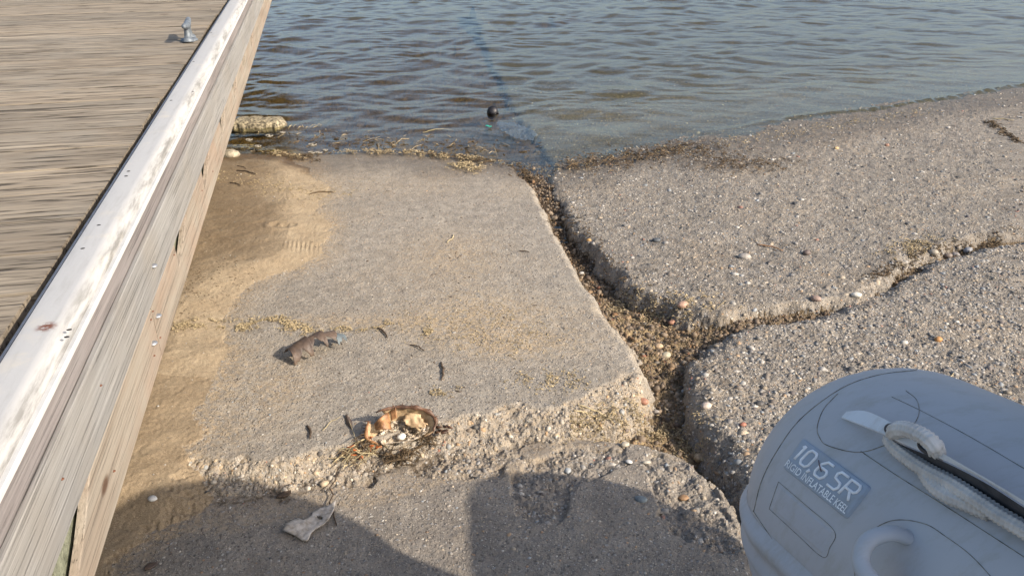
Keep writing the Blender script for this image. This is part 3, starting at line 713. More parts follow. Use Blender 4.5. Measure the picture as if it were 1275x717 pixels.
# patches: thin raised fabric following the tube
def patch(corners, nu, nv, lift, name, mat, rnd=.12, curve=None):
    """quad patch given by four sight corners; returns mesh following the tube with a soft raised edge"""
    A, B, C_, D_ = [Vector((*c, 0)) for c in corners]; V = []; F = []; idm = {}
    for j in range(nv+1):
        for i in range(nu+1):
            u, v = i/nu, j/nv; uu, vv = abs(u-.5)*2, abs(v-.5)*2
            asp = (B-A).length/(D_-A).length
            du = max(0, uu-(1-rnd/asp*2))/(rnd/asp*2) if asp else 0; dv = max(0, vv-(1-rnd*2))/(rnd*2)
            if du > 0 and dv > 0:       # round the corners
                l = math.hypot(du, dv); mx = max(du, dv); f = mx/l
                uu = (1-rnd/asp*2)+du*f*rnd/asp*2; vv = (1-rnd*2)+dv*f*rnd*2
                u = .5+math.copysign(uu/2, u-.5); v = .5+math.copysign(vv/2, v-.5)
            p = A*(1-u)*(1-v)+B*u*(1-v)+C_*u*v+D_*(1-u)*v; h = hit(*cz(p.x, p.y))
            e = min(i, j, nu-i, nv-j); V.append(h[0]+h[1]*(-.001 if e == 0 else lift*(.85 if e == 1 else 1)))
    for j in range(nv):
        for i in range(nu): a = j*(nu+1)+i; F.append((a, a+1, a+nu+2, a+nu+1))
    return boff(obj(name, V, F, M[mat], boat)), (A, B, C_, D_)
LQ = [(258, 270), (484, 432), (402, 538), (192, 368)]
lab, _ = patch(LQ, 44, 26, .0035, 'name_label', 'label', .10); lab['label'] = 'raised grey name label'
patch([(182, 417), (358, 573), (322, 652), (152, 500)], 24, 14, .0009, 'blank_patch', 'hypalon2', .10)
def lpt(u, v, lift):
    A, B, C_, D_ = [Vector((*c, 0)) for c in LQ]; p = A*(1-u)*(1-v)+B*u*(1-v)+C_*u*v+D_*(1-u)*v; h = hit(*cz(p.x, p.y)); return h[0]+h[1]*lift
# large numerals: strokes in a slanted square face  (x right 0..1, y up 0..1)
GL = {'1': [[(.15, .85), (.5, 1), (.5, 0)]], '0': [[(.2, 0), (.8, 0), (1, .2), (1, .8), (.8, 1), (.2, 1), (0, .8), (0, .2), (.2, 0)]],
      '.': [[(.3, .0), (.6, .03), (.2, -.16)]], '6': [[(.95, 1), (.35, 1), (0, .7), (0, .2), (.2, 0), (.8, 0), (1, .2), (1, .4), (.8, .56), (.05, .56)]],
      'S': [[(1, 1), (.2, 1), (0, .82), (.12, .56), (.85, .46), (1, .2), (.8, 0), (0, 0)]],
      'R': [[(0, 0), (0, 1), (.85, 1), (1, .82), (1, .62), (.85, .48), (0, .48)], [(.5, .48), (1, 0)]]}
mb = MB()
for ch, x0, wd in (('1', .06, .055), ('0', .150, .110), ('.', .292, .03), ('6', .362, .125), ('S', .575, .125), ('R', .745, .145)):
    for st in GL[ch]:
        P = []
        dense = []
        for a, b in zip(st[:-1], st[1:]):
            for q in range(4): dense.append((a[0]+(b[0]-a[0])*q/4, a[1]+(b[1]-a[1])*q/4))
        dense.append(st[-1])
        for (x, y) in dense: P.append(lpt(x0+x*wd+y*.035, .60-y*.46, .0040))
        mb.add(tube_data(P, .0019, 6))
boff(mb.build('lettering', M['letter'], lab))['label'] = 'raised lettering reading 10.6 SR'
fc = bpy.data.curves.new('tmp_text', 'FONT'); fc.body = 'RIGID INFLATABLE KEEL'; fc.size = 1; fc.offset = .012; fo = bpy.data.objects.new('tmp_text', fc); COL.objects.link(fo)
bpy.context.view_layer.update(); tm = bpy.data.meshes.new_from_object(fo); bpy.data.objects.remove(fo)
bmT = bmesh.new(); bmT.from_mesh(tm); bmesh.ops.triangulate(bmT, faces=bmT.faces)
xs = [v.co.x for v in bmT.verts]; ys_ = [v.co.y for v in bmT.verts]; x0, x1, y0, y1 = min(xs), max(xs), min(ys_), max(ys_)
for v in bmT.verts: v.co = lpt(.035+.92*(v.co.x-x0)/(x1-x0), .90-.20*(v.co.y-y0)/(y1-y0), .0047)
boff(bm_obj('lettering', bmT, M['letter'], lab, False))['label'] = 'raised lettering reading RIGID INFLATABLE KEEL'
# dark pen mark across the numerals
boff(MB().add(tube_data([on(318, 350, .006), on(322, 366, .007), on(327, 386, .006)], .0006, 6)).build('pen_mark', simple('dark_red_mark', (.08, .01, .02), .6), boat))
# round fabric patch under the strap
# rubbing strake: ribbed band round the outer side
def strake():
    h = hit(*cz(100, 512)); s0 = (h[0]-P0).dot(BD)
    up = Vector((0, 0, 1)); a = BD.cross(up).normalized(); b = a.cross(BD).normalized()
    c = P0+BD*s0; q = h[0]-c; ph0 = math.atan2(q.dot(b), q.dot(a)); sgn = 1
    # outer side is towards -HR; angle moves downwards
    lowq = math.atan2((-up).dot(b), (-up).dot(a))
    dph = (lowq-ph0+math.pi) % (2*math.pi)-math.pi; sgn = 1 if dph > 0 else -1
    V = []; F = []; NS = 70; NP = 40; W = .95
    for i in range(NS+1):
        u = i/NS; s = .012+u*1.3 if True else 0
        s = .004+(u**1.6)*1.6
        r = R0*(1-TAP)*math.sqrt(max(0, 1-(1-s/BL)**2)) if s < BL else R0*(1-TAP*min(1, max(0, 1-(s-BL)/.8)))
        cc = P0+BD*s
        for j in range(NP+1):
            v = j/NP; ang = ph0+sgn*(.02+v*W)
            rib = .006+.0035*math.sin(v*2*math.pi*4.5-1.5); rib *= smoothe(v)*min(1, .35+s/.12)
            n = a*math.cos(ang)+b*math.sin(ang)
            tip = max(0, 1-s/BL); nn = (n*(1-tip*.5)-BD*tip*.7).normalized()
            V.append(cc+n*r+nn*rib)
    for i in range(NS):
        for j in range(NP): x = i*(NP+1)+j; F.append((x, x+1, x+NP+2, x+NP+1))
    return boff(obj('rubbing_strake', V, F, M['strake'], boat))
def smoothe(v): return max(0, min(1, v/.06))*max(0, min(1, (1-v)/.06))
strake()
# strap with grommets, rope through it
def onl(x, y, lift): 
    r = Vector(ray(*cz(x, y))).normalized(); h = hit(*cz(x, y))
    if h is None: n = bvh.find_nearest(CAMV+r*.75); return n[0]+Vector((0, 0, lift))
    t = (h[0]-CAMV).length; return CAMV+r*(t-lift/max(.35, abs(h[1].dot(r))))
Le = smooth_path([onl(*p) for p in ((383, 206, .004), (440, 228, .014), (500, 252, .022), (600, 296, .032), (720, 344, .042), (850, 410, .044), (971, 486, .046), (1120, 576, .046))], 8)
Ue = smooth_path([onl(*p) for p in ((398, 188, .006), (452, 186, .014), (505, 205, .024), (610, 262, .036), (722, 331, .046), (850, 405, .050), (971, 477, .050), (1120, 566, .050))], 8)
V = []; F = []
for a, b in zip(Le, Ue):
    n = Vector((-.15, -.1, 1)).normalized()*.0011
    V += [a+n, b+n, b-n, a-n]
m_ = len(Le)
for i in range(m_-1):
    for k in range(4): F.append((i*4+k, (i+1)*4+k, (i+1)*4+(k+1) % 4, i*4+(k+1) % 4))
F.append((3, 2, 1, 0)); F.append(tuple((m_-1)*4+k for k in range(4)))
strap = boff(obj('lacing_strap', V, F, M['strap'], boat, False))
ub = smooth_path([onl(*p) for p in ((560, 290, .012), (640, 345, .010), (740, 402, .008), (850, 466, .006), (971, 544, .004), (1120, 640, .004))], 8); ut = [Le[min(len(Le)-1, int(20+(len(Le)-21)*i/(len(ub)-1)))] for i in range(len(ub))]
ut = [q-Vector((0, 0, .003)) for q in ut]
boff(obj('strap_shade_band', ub+ut, [(i, i+1, len(ub)+i+1, len(ub)+i) for i in range(len(ub)-1)], M['shadeband'], boat))  # dark band coloured as the shade below the strap
def interp(i, f): a, b = Le[i], Ue[i]; return a.lerp(b, f)
for (xx, yy, wx) in ((552, 251, .019), (683, 316, .021)):
    i0 = min(range(m_), key=lambda i: (interp(i, .45)-onl(xx, yy, .03)).length); c = interp(i0, .45); tdir = (interp(i0+1, .45)-interp(i0-1, .45)).normalized(); sd_ = (Ue[i0]-Le[i0]); sd_ = (sd_-tdir*sd_.dot(tdir)).normalized()
    ring = [c+tdir*wx*math.cos(a)*.75+sd_*.006*math.sin(a)+Vector((0, 0, .0025)) for a in np.linspace(0, 2*math.pi, 28)]
    boff(MB().add(tube_data(ring, .0024, 8, caps=False)).build('grommet', M['darkmetal'], strap))
def rope_t(pts, r=.0088, sq=.85):
    P = smooth_path(pts, 44); return tube_data(P, r, 40, 1.0, (.15, 4, 560))
rope_parts = [[onl(548, 262, .012), onl(562, 246, .045), onl(600, 246, .056), onl(650, 268, .058), onl(684, 300, .052), onl(690, 326, .02)],
              [onl(540, 275, .012), onl(560, 306, .014), onl(610, 346, .014), onl(670, 384, .016), onl(740, 420, .018), (onl(830, 478, .018)), onl(900, 525, .018), onl(971, 566, .018), onl(1060, 620, .018), onl(1150, 672, .02)],
              [onl(640, 350, .010), onl(672, 412, .011), onl(715, 450, .012), onl(780, 478, .010), onl(860, 512, .006)]]
mb = MB()
for p in rope_parts: mb.add(rope_t(p))
boff(mb.build('rope', M['rope'], boat))
# moulded grab handle on its patch
hp = smooth_path([on(596, 590, -.004), on(575, 598, .020), on(545, 630, .038), on(535, 680, .044), on(560, 735, .044), on(610, 790, .030), on(650, 820, -.004)], 8)
boff(MB().add(tube_data(hp, [.010]*len(hp), 16, .8)).build('grab_handle', M['strake'], boat))
# unseen outboard motor, added and oversized to shade the boat and ramp
def qpt0(s, k, dz): return P0+HD*s*.98+HR*SP*k+Vector((0, 0, bz(s)+dz))
mt_ = empty('shade_motor', tuple(qpt0(.5, .5, -.3)), 0, label='unseen black motor added at the transom to shade the boat', cat='outboard motor')
def moff(o): o.data.transform(Matrix.Translation(-Vector(mt_.location))); return o
bmI = bmesh.new(); bmesh.ops.create_icosphere(bmI, subdivisions=4, radius=1)
cw = [v.co.copy() for v in bmI.verts]; cf = [[v.index for v in f.verts] for f in bmI.faces]; bmI.free()
mc = qpt0(.72, .44, .34)
def sq_(a, p): return math.copysign(abs(a)**p, a)
moff(obj('shade_cowling', [mc-HD*(sq_(v.x, .6)*.43)+HR*(sq_(v.y, .6)*.24*(1+.15*v.x))+Vector((0, 0, sq_(v.z, .65)*.23+.04*v.x)) for v in cw], cf, M['black'], mt_))
moff(MB().add(tube_data([qpt0(.44, .5, .30), qpt0(.42, .5, .05), qpt0(.38, .5, -.28)], [.085, .07, .055], 16, 1.5)).build('midsection', M['black'], mt_))
moff(MB().add(tube_data([qpt0(.52, .5, -.36), qpt0(.46, .5, -.33), qpt0(.34, .5, -.33), qpt0(.24, .5, -.34)], [.005, .035, .04, .02], 16)).build('gearcase', M['black'], mt_))
for k_ in range(3):
    a_ = 2*math.pi*k_/3; c_ = qpt0(.26, .5, -.34); e1 = HR*math.cos(a_)+Vector((0, 0, math.sin(a_))); e2 = (HR*-math.sin(a_)+Vector((0, 0, math.cos(a_)))+HD*.7).normalized()
    moff(obj('propeller_blade', [c_+e1*.01-e2*.015, c_+e1*.09-e2*.04, c_+e1*.11+e2*.02, c_+e1*.05+e2*.045], [(0, 1, 2, 3)], M['alu'], mt_))
bm = bmesh.new(); add_box(bm, -.12, .12, -.04, .04, -.12, .08, .01); o = bm_obj('clamp_bracket', bm, M['black'], mt_); o.location = qpt0(.55, .5, .16)-Vector(mt_.location)
# small far parts: transom, floor, keel hull, seen only from elsewhere
def qpt(s, k, dz): return P0+HD*s*.98+HR*SP*k+Vector((0, 0, bz(s)+dz))
bm = bmesh.new()
for s in (.62, .66):
    pass
vs = [qpt(.60, .2, .20), qpt(.60, .8, .20), qpt(.60, .8, -.24), qpt(.60, .5, -.30), qpt(.60, .2, -.24)]
vb = [v+HD*.035 for v in vs]; n = 5
boff(obj('transom', vs+vb, [tuple(range(n))]+[tuple(range(2*n-1, n-1, -1))]+[(i, i+n, (i+1) % n+n, (i+1) % n) for i in range(n)], M['strake'], boat, False))
V = []; F = []
for i in range(9):
    s = .64+(2.55-.64)*i/8; kz = (1-(i/8)**3)
    V += [qpt(s, .2+.1*(i/8)**3, -.10), qpt(s, .5, -.30*kz-.06), qpt(s, .8-.1*(i/8)**3, -.10)]
for i in range(8):
    for k in range(2): F.append((i*3+k, (i+1)*3+k, (i+1)*3+k+1, i*3+k+1))
for i in range(8): F.append((i*3, i*3+2, (i+1)*3+2, (i+1)*3))
boff(obj('rigid_hull', V, F, M['strake'], boat, False))
# launching trolley that carries the boat, just outside the picture
tr = empty('launching_trolley', (P0.x+.8, P0.y-1.6, .2), 0, label='aluminium trolley under the inflatable boat', cat='trolley')
def toff(o): o.data.transform(Matrix.Translation(-Vector(tr.location))); return o
c1, c2 = qpt(1.5, .02, -.25), qpt(1.5, .98, -.25); a0 = c1+Vector((0, 0, -.02)); a1 = c2+Vector((0, 0, -.02))
mb = MB().add(tube_data([a0, a1], .022, 12)); mid = (a0+a1)/2; g = .29
mb.add(tube_data([a0, Vector((a0.x, a0.y, g+.05))], .02, 12)); mb.add(tube_data([a1, Vector((a1.x, a1.y, g+.05))], .02, 12)); mb.add(tube_data([mid, mid+HD*1.6+Vector((0, 0, -.2))], .02, 12))
toff(mb.build('frame', M['alu'], tr))
for p in (a0, a1):
    q = Vector((p.x, p.y, gz(p.x, p.y)+.16)); toff(MB().add(tube_data([q-HR*.05, q-HR*.045, q+HR*.045, q+HR*.05], [.12, .16, .16, .12], 28)).build('wheel', M['tyre'], tr))

# ------------------------------------------------------------------ beach finds
def rot(v, yaw): return Vector((v[0]*math.cos(yaw)-v[1]*math.sin(yaw), v[0]*math.sin(yaw)+v[1]*math.cos(yaw), v[2]))
def sheet(name, fn, nu, nv, mat, parent, thick=.0015, loc=(0, 0, 0), keep=None):
    V = []; F = []
    for j in range(nv+1):
        for i in range(nu+1): V.append(Vector(fn(i/nu, j/nv)))
    for j in range(nv):
        for i in range(nu):
            if keep is None or keep((i+.5)/nu, (j+.5)/nv): a = j*(nu+1)+i; F.append((a, a+1, a+nu+2, a+nu+1))
    o = obj(name, V, F, mat, parent); o.location = loc
    md = o.modifiers.new('solid', 'SOLIDIFY'); md.thickness = thick; md.offset = 0
    return o
# tumbled horseshoe crab, hollow side to the camera
def crab():
    c = GP(505, 556); t = empty('horseshoe_crab', c, 0, label='broken brown horseshoe crab shell lying hollow side up against the slab edge', cat='crab shell')
    # local frame: X right, N opening direction (towards camera and up)
    ex = Vector((.97, .20, 0)).normalized(); nrm = Vector((.02, -.62, .60)).normalized(); ey = nrm.cross(ex).normalized()
    if ey.z < 0: ey = -ey
    base = Vector((-.012, .015, .052))
    def P(x, y, d): return base+ex*x+ey*y+nrm*d
    def dome_(u, v, k=1.0, dd=0):
        a = math.pi*2*u; r = v; R_ = .108*(1+.04*math.sin(3*a+1)+.10*mnoise.noise(Vector((math.cos(a)*2.5, math.sin(a)*2.5, 4)))-.10*max(0, -math.sin(a-.5))); bowl = -.055*k*(1-r*r)
        y = R_*math.sin(a)*(.66 if math.sin(a) > 0 else .50); x = R_*math.cos(a)
        w = .008*mnoise.noise(Vector((x*22, y*22, k)))+.003*mnoise.noise(Vector((x*80, y*80, k)))
        return P(x*r, y*r, bowl+dd+w)
    def kp(u, v): a = 2*math.pi*u; return not (math.radians(225) < a < math.radians(318) and v > .55+.25*mnoise.noise(Vector((u*30, v*9, 3)))) and not (rad(118) < a < rad(150) and v > .70+.2*mnoise.noise(Vector((u*40, 1, 3))))
    sheet('carapace', lambda u, v: dome_(u, .05+.95*v, 1.06, -.003), 64, 16, M['crab_out'], t, .002, keep=kp)
    sheet('inner_lining', lambda u, v: dome_(u, .05+.92*v, .98, .001), 64, 16, M['crab_in'], t, .001, keep=kp)
    # rolled rim, upper right
    rim = [dome_(a/360, 1.0, 1, .004) for a in range(-18, 128, 5)]
    MB().add(tube_data(rim, [.002+.0045*math.sin(math.pi*i/(len(rim)-1))**.7*(1+.5*math.sin(i*1.3)) for i in range(len(rim))], 10, .7)).build('rim', M['crab_out'], t)
    rim = [dome_(a/360, .97, 1, .006) for a in range(150, 226, 5)]
    MB().add(tube_data(rim, [.002+.004*math.sin(math.pi*i/(len(rim)-1))**.7 for i in range(len(rim))], 10, .8)).build('rim', M['crab_edge'], t)
    # loose flaps of shell inside
    sheet('shell_flap', lambda u, v: P(-.078+.046*u+.004*v, .028-.042*v*(.5+.8*u)+.030*u, .004+.018*math.sin(u*3)+.005*v+.003*mnoise.noise(Vector((u*5, v*5, 2)))), 12, 12, M['crab_edge'], t, .002)
    sheet('shell_flap', lambda u, v: P(.008+.074*u, .052-.055*v-.02*u*u, -.014+.006*math.sin(v*2.6)+.010*u+.006*mnoise.noise(Vector((u*6, v*6, 5)))), 12, 12, M['crab_in'], t, .002, keep=lambda u, v: abs(u-.5)+abs(v-.45)*.9+.35*mnoise.noise(Vector((u*4, v*4, 1))) < .55)
    sheet('shell_flap', lambda u, v: P(-.028+.020*u, .062-.030*v+.006*u, -.004+.012*u), 6, 6, M['crab_edge'], t, .002)
    # dried matter
    def lump(p, r, sq, mat, name='dried_flesh', seed=0):
        V = []
        for v in ICV2:
            q = Vector(v); k = 1+.45*mnoise.noise(q*2.2+Vector((seed, 0, 0)))+.2*mnoise.noise(q*6+Vector((seed, 3, 0)))
            V.append(p+ex*q.x*r*k+ey*q.y*r*sq*k+nrm*q.z*r*.45*k)
        return obj(name, V, ICF2, mat, t)
    def flesh(u, v):
        p = dome_(u, .04+.80*v, .98, .006); a = 2*math.pi*u; q = Vector((v*math.cos(a)*4, v*math.sin(a)*4, 0))
        n = mnoise.noise(q*1.3)*.5+abs(mnoise.noise(q*3.1))*.5+abs(mnoise.noise(q*8))*.25
        return p+nrm*(.052*n*(1-v*.5)+.014*max(0, -math.sin(a)))
    sheet('dried_flesh', flesh, 90, 40, M['crab_meat'], t, .001, keep=lambda u, v: v < .78-.34*math.sin(2*math.pi*u-.5)+.3*mnoise.noise(Vector((u*9, v*3, 8))))
    white = simple('chalky_white_lump', (.72, .68, .60), .8, .3, 60, .6); lump(P(-.002, -.020, -.002), .013, .8, white, 'white_lump', 11)
    # dark leg stubs at right end and spines at the left
    for k in range(7):
        q = P(.100+.006*k, -.012+random.uniform(-.012, .012), -.02+random.uniform(-.01, .01)); d = Vector((random.uniform(.01, .03), random.uniform(-.015, .01), random.uniform(-.004, .012)))
        MB().add(tube_data([q, q+d*.6, q+d], [.005, .004, .0015], 7)).build('leg_stub', M['crab_out'], t)
    for k in range(9):
        y = .035-.010*k; q = P(-.104+.004*abs(k-4), y, -.004); MB().add(tube_data([q, q+Vector((-.012, .002, .002)), q+Vector((-.024, .003, .0))], [.0025, .0018, .0005], 6)).build('spine', M['crab_out'], t)
    for a in (70, 84, 98, 40, 20): 
        q = dome_(a/360, 1.03, 1, .004); d = (q-P(0, 0, 0)).normalized()*.012; MB().add(tube_data([q, q+d], [.0018, .0004], 6)).build('spine', M['crab_out'], t)
crab()
# arched fragment of tail shell
def tailshell():
    a = GP(362, 452); b = GP(432, 428); t = empty('crab_shell_fragment', a, 0, label='arched dark brown shell fragment with a blue grey tip on the pale slab', cat='crab shell')
    ax = (b-a); L = ax.length; ax.normalize(); pe = Vector((-ax.y, ax.x, 0)).normalized(); a_ = Vector((0, 0, 0))
    def seg(s0, s1, mat, r0, r1, jag, sd_, a0=5, a1=165):
        def fn(u, v):
            s = s0+(s1-s0)*u; r = r0+(r1-r0)*u; an = rad(a0+(a1-a0)*v)
            j = jag*mnoise.noise(Vector((u*4+sd_, 0, sd_)))*(1-v)**3*3
            hgt = r*math.sin(max(.02, an+j*.08))*(1+.10*u); off = -math.cos(an)*r*.85
            arch = .012*math.sin(math.pi*s/L)
            return a_+ax*(s+.006*math.sin(an))+pe*(off+.012)+Vector((0, 0, hgt+arch+.001*mnoise.noise(Vector((u*9, v*9, sd_)))))
        return sheet('shell_plate', fn, 30, 40, mat, t, .0022, keep=lambda u, v: v > .04+jag*.75*abs(2*((u+sd_*.37) % 1)-1)**1.6*(1 if s0 > .05 else .75)+.07*mnoise.noise(Vector((u*6, v*3, sd_))) and v < .93+.1*mnoise.noise(Vector((u*7, 2, sd_))))
    seg(.000, .075, M['shell_brown'], .047, .058, .45, 1.3, 0, 165); seg(.066, .135, M['shell_brown'], .052, .060, .5, 4.2, 24, 165)
    seg(.128, .185, M['shell_brown'], .054, .050, .4, 7.7, 42, 165)['label'] = 'lighter arched plate'
    o = seg(.178, .222, M['shell_blue'], .046, .030, .3, 9.1, 18, 165); o['label'] = 'blue grey end plate'
tailshell()
def flat_shape(name, pts, crop, zfun, mat, label, cat, thick=.002, hole=None, parent=None):
    """thin curved piece cut to an outline, lying on the ground"""
    W_ = [GP(crop[0]+x/crop[2], crop[1]+y/crop[2]) for x, y in pts]; c = sum(W_, Vector())/len(W_)
    out = [(p.x-c.x, p.y-c.y) for p in W_]; P2 = [Vector(p) for p in out]; n = len(P2)
    xs = [p[0] for p in out]; ys = [p[1] for p in out]; arr = np.array(out)
    for x in np.arange(min(xs), max(xs), .004):
        for y in np.arange(min(ys), max(ys), .004):
            q = float(sdf(arr, np.array([x]), np.array([y]))[0])
            if q > .0025: P2.append(Vector((x+random.uniform(-.0008, .0008), y)))
    v2, e, f, *_ = delaunay_2d_cdt(P2, [], [list(range(n))], 1, 1e-5)
    V = [(p.x, p.y, zfun(p.x, p.y)) for p in v2]
    if hole: f = [q for q in f if not hole(sum(v2[i].x for i in q)/3, sum(v2[i].y for i in q)/3)]
    o = obj(name, V, f, mat, parent); o.location = c
    md = o.modifiers.new('solid', 'SOLIDIFY'); md.thickness = thick
    tag(o, label, cat); return o
flat_shape('broken_shell', [(100, 435), (120, 405), (135, 370), (190, 345), (260, 320), (310, 350), (350, 320), (395, 290), (400, 255), (470, 225), (560, 195), (635, 172), (620, 215), (600, 260), (560, 345), (500, 385), (430, 415), (385, 445), (350, 520), (300, 520), (210, 465)],
           (340, 610, 7.97), lambda x, y: .016+.010*mnoise.noise(Vector((x*18, y*18, 1)))+.22*max(0, x)*.5-.05*abs(y)+.003*mnoise.noise(Vector((x*90, y*90, 1))), M['shell_grey'],
           'pale grey broken shell piece with a torn hole lying in the shade', 'shell', .0025, hole=lambda x, y: ((x-.022)*.8-(y-.012)*.6)**2/.00012+((x-.022)*.6+(y-.012)*.8)**2/.00003 < 1)
flat_shape('dead_leaf', [(0, 78), (20, 40), (90, 10), (150, 0), (150, 30), (110, 60), (60, 75)], (344, 612, 7.97), lambda x, y: .006+.004*mnoise.noise(Vector((x*50, y*50, 1))), M['bark'], 'dark curled dead leaf above the pale broken shell', 'leaf')
flat_shape('dead_leaf', [(0, 60), (40, 20), (110, 0), (120, 20), (60, 60), (10, 80)], (180, 700, 7.0), lambda x, y: .006+.004*mnoise.noise(Vector((x*50, y*50, 1))), M['shell_brown'], 'small brown leaf at the bottom left of the shaded slab', 'leaf')
def stick(a, b, r, label, mat='bark', name='twig', bend=.08, lift=.004, cat='twig', group=None):
    A, B = GP(*a, lift), GP(*b, lift); L = (B-A).length; s = Vector((-(B-A).y, (B-A).x, 0)).normalized()
    n = 9; P = []
    for i in range(n):
        u = i/(n-1); p = A.lerp(B, u)+s*L*bend*math.sin(math.pi*u)+s*L*.03*random.uniform(-1, 1); p.z = max(p.z, gz(p.x, p.y)+r)+lift*.3*math.sin(math.pi*u); P.append(p-A)
    o = MB().add(tube_data(P, [r*(.55+.55*math.sin(math.pi*min(1, .2+.8*u/(n-1)))) for u in range(n)], 8, .8)).build(name, M[mat]); o.location = A
    tag(o, label, cat, group); return o
G_ = 'twigs and stems scattered on the ramp'
stick((470, 409), (482, 421), .0034, 'short dark twig right of the arched shell fragment', group=G_)
stick((511, 430), (529, 438), .0024, 'thin slanting twig on the pale slab beyond the crab shell', group=G_)
stick((548, 452), (549, 474), .0036, 'upright brown twig on the pale slab above the crab shell', group=G_)
stick((382, 531), (386, 546), .0034, 'small dark twig left of the feather', group=G_)
stick((565, 293), (556, 303), .0026, 'small pale splinter on the upper part of the pale slab', 'straw', group=G_)
stick((647, 313), (659, 315), .0030, 'tiny dark twig on the pale slab near the wide gap', group=G_)
stick((295, 213), (318, 218), .0040, 'dark twig on the sand below the rounded rock', group=G_)
stick((296, 207), (306, 211), .0028, 'small dark splinter on the sand next to the rounded rock', group=G_)
stick((287, 228), (300, 232), .0036, 'short black twig on the sand beside the dock', group=G_)
stick((720, 505), (766, 527), .0026, 'long straw coloured stem across the crumbled slab corner', 'straw', group=G_)
stick((715, 512), (742, 521), .0022, 'yellow stem on the crumbled slab edge', 'straw', group=G_)
stick((402, 537), (424, 520), .0012, 'thin white stalk beside the feather', 'straw', group=G_)
stick((527, 170), (562, 164), .0045, 'straight pale reed floating at the water edge', 'straw', group=G_, lift=.03)
stick((415, 575), (470, 560), .0030, 'pale dry stalk across the crack left of the crab shell', 'straw', group=G_, lift=.012)
stick((418, 655), (420, 583), .0020, 'long wavy root fibre running to the pale broken shell', 'bark', group=G_, bend=.06)
stick((415, 240), (385, 243), .0045, 'curved dark stem where the sand meets the pale slab', 'wrack', group=G_, bend=-.15)
stick((942, 305), (975, 313), .0035, 'reddish brown stem lying on the pebbly slab', 'crab_edge', group=G_)
stick((1235, 148), (1262, 151), .0040, 'straw coloured stem on the far right of the pebbly slab', 'straw', group=G_)
stick((278, 172), (292, 166), .0040, 'pale stick on the wet sand under the dock edge', 'straw', group=G_)
stick((1183, 474), (1190, 465), .0016, 'short yellow straw behind the inflatable boat', 'straw', group=G_)
# feather
def feather():
    A = GP(431, 517, .004); B = GP(443, 547, .004); t = empty('feather', A, 0, label='small brown and white feather standing left of the crab shell', cat='feather'); d = B-A; s = Vector((-d.y, d.x, 0)).normalized()
    MB().add(tube_data([Vector((0, 0, .003)), d*.5+Vector((0, 0, .005)), d], [.0008, .001, .0006], 6)).build('quill', M['straw'], t)
    sheet('vane', lambda u, v: d*(.02+.60*u)+s*(v-.5)*.017*math.sin(math.pi*min(1, .1+u*.9))+Vector((0, 0, .005-.012*abs(v-.5))), 14, 6, M['shell_brown'], t, .0006)
feather()

# loose stones
def stone(px, py, w_, col, label, flat=.6, water=False, group='loose pebbles on the ramp', ar=.75, seed=None, name='pebble', mat=None, sink=.25, cat='pebble'):
    p = GP(px, py) if not water else WP(px, py); sc_ = (Vector((p.x, p.y, p.z))-CAMV).dot(Vector((0, CT, -ST)))/FPX; r = w_*sc_/2
    sd_ = seed or (px*13+py); V = []
    yaw = random.Random(sd_).uniform(-.5, .5)
    for v in ICV2:
        q = Vector(v); k = 1+.14*mnoise.noise(q*1.3+Vector((sd_, 0, 0)))+.04*mnoise.noise(q*4+Vector((sd_, 0, 0)))
        V.append(rot((q.x*r*k, q.y*r*ar*k, q.z*r*flat*.8*k), yaw))
    if mat is None:
        mat = simple('stone', col, .6, .3, 90, .3)
    o = obj(name, V, ICF2, mat); o.location = (p.x, p.y, p.z+r*flat*(.45-sink*.4)); tag(o, label, cat, group); return o
stone(927, 321, 17, (.36, .33, .29), 'grey oval pebble in the middle of the upper pebbly slab')
stone(1004, 316, 11, (.13, .10, .09), 'dark brown pebble right of the grey oval one', .8)
stone(817, 300, 11, (.09, .10, .11), 'dark blue grey pebble near the left edge of the upper slab')
stone(1066, 369, 13, (.66, .63, .55), 'white pebble at the crack between the two pebbly slabs')
stone(1015, 376, 14, (.30, .22, .18), 'brownish pebble half sunk in the crack')
stone(1162, 316, 12, (.34, .30, .24), 'pale brown pebble in a cluster inside the right crack', .9)
stone(1172, 317, 11, (.40, .29, .17), 'yellowish pebble in a cluster inside the right crack', .9)
stone(1183, 310, 11, (.22, .18, .15), 'dark brown pebble in a cluster inside the right crack', .9)
stone(1192, 309, 12, (.24, .22, .21), 'grey pebble in a cluster inside the right crack', .9)
stone(1207, 306, 12, (.26, .27, .29), 'blue grey pebble in a cluster inside the right crack', .9)
stone(1168, 424, 11, (.46, .24, .09), 'orange angular stone above the inflatable boat', .9)
stone(1126, 427, 10, (.50, .48, .43), 'whitish pebble left of the orange stone')
stone(1041, 186, 7, (.50, .36, .19), 'small orange yellow pebble near the water on the right', .8)
stone(1104, 182, 7, (.28, .16, .11), 'small reddish pebble near the water on the right', .8)
stone(848, 399, 15, (.45, .29, .21), 'pink stone in the gravel where the three gaps meet', .8)
stone(836, 407, 10, (.38, .20, .13), 'small red stone in the gravel below the pink one', .8)
stone(820, 431, 12, (.42, .31, .20), 'tan stone in the gravel at the corner of the pale slab', .8)
stone(829, 444, 14, (.42, .38, .28), 'pale tan stone in the dark part of the gap', .8)
stone(800, 507, 14, (.36, .18, .12), 'rusty red stone at the corner of the pale slab', .8)
stone(817, 514, 9, (.36, .33, .29), 'grey stone beside the rusty red stone', .8)
stone(879, 507, 15, (.50, .42, .36), 'pinkish white stone on the shaded slab edge', .8)
stone(925, 529, 9, (.36, .15, .10), 'small red stone on the slab left of the boat', .7)
stone(946, 503, 13, (.09, .085, .08), 'dark oval pebble on the slab left of the boat', .5)
stone(778, 554, 12, (.42, .38, .30), 'pale round pebble set in the top of the near slab', .6)
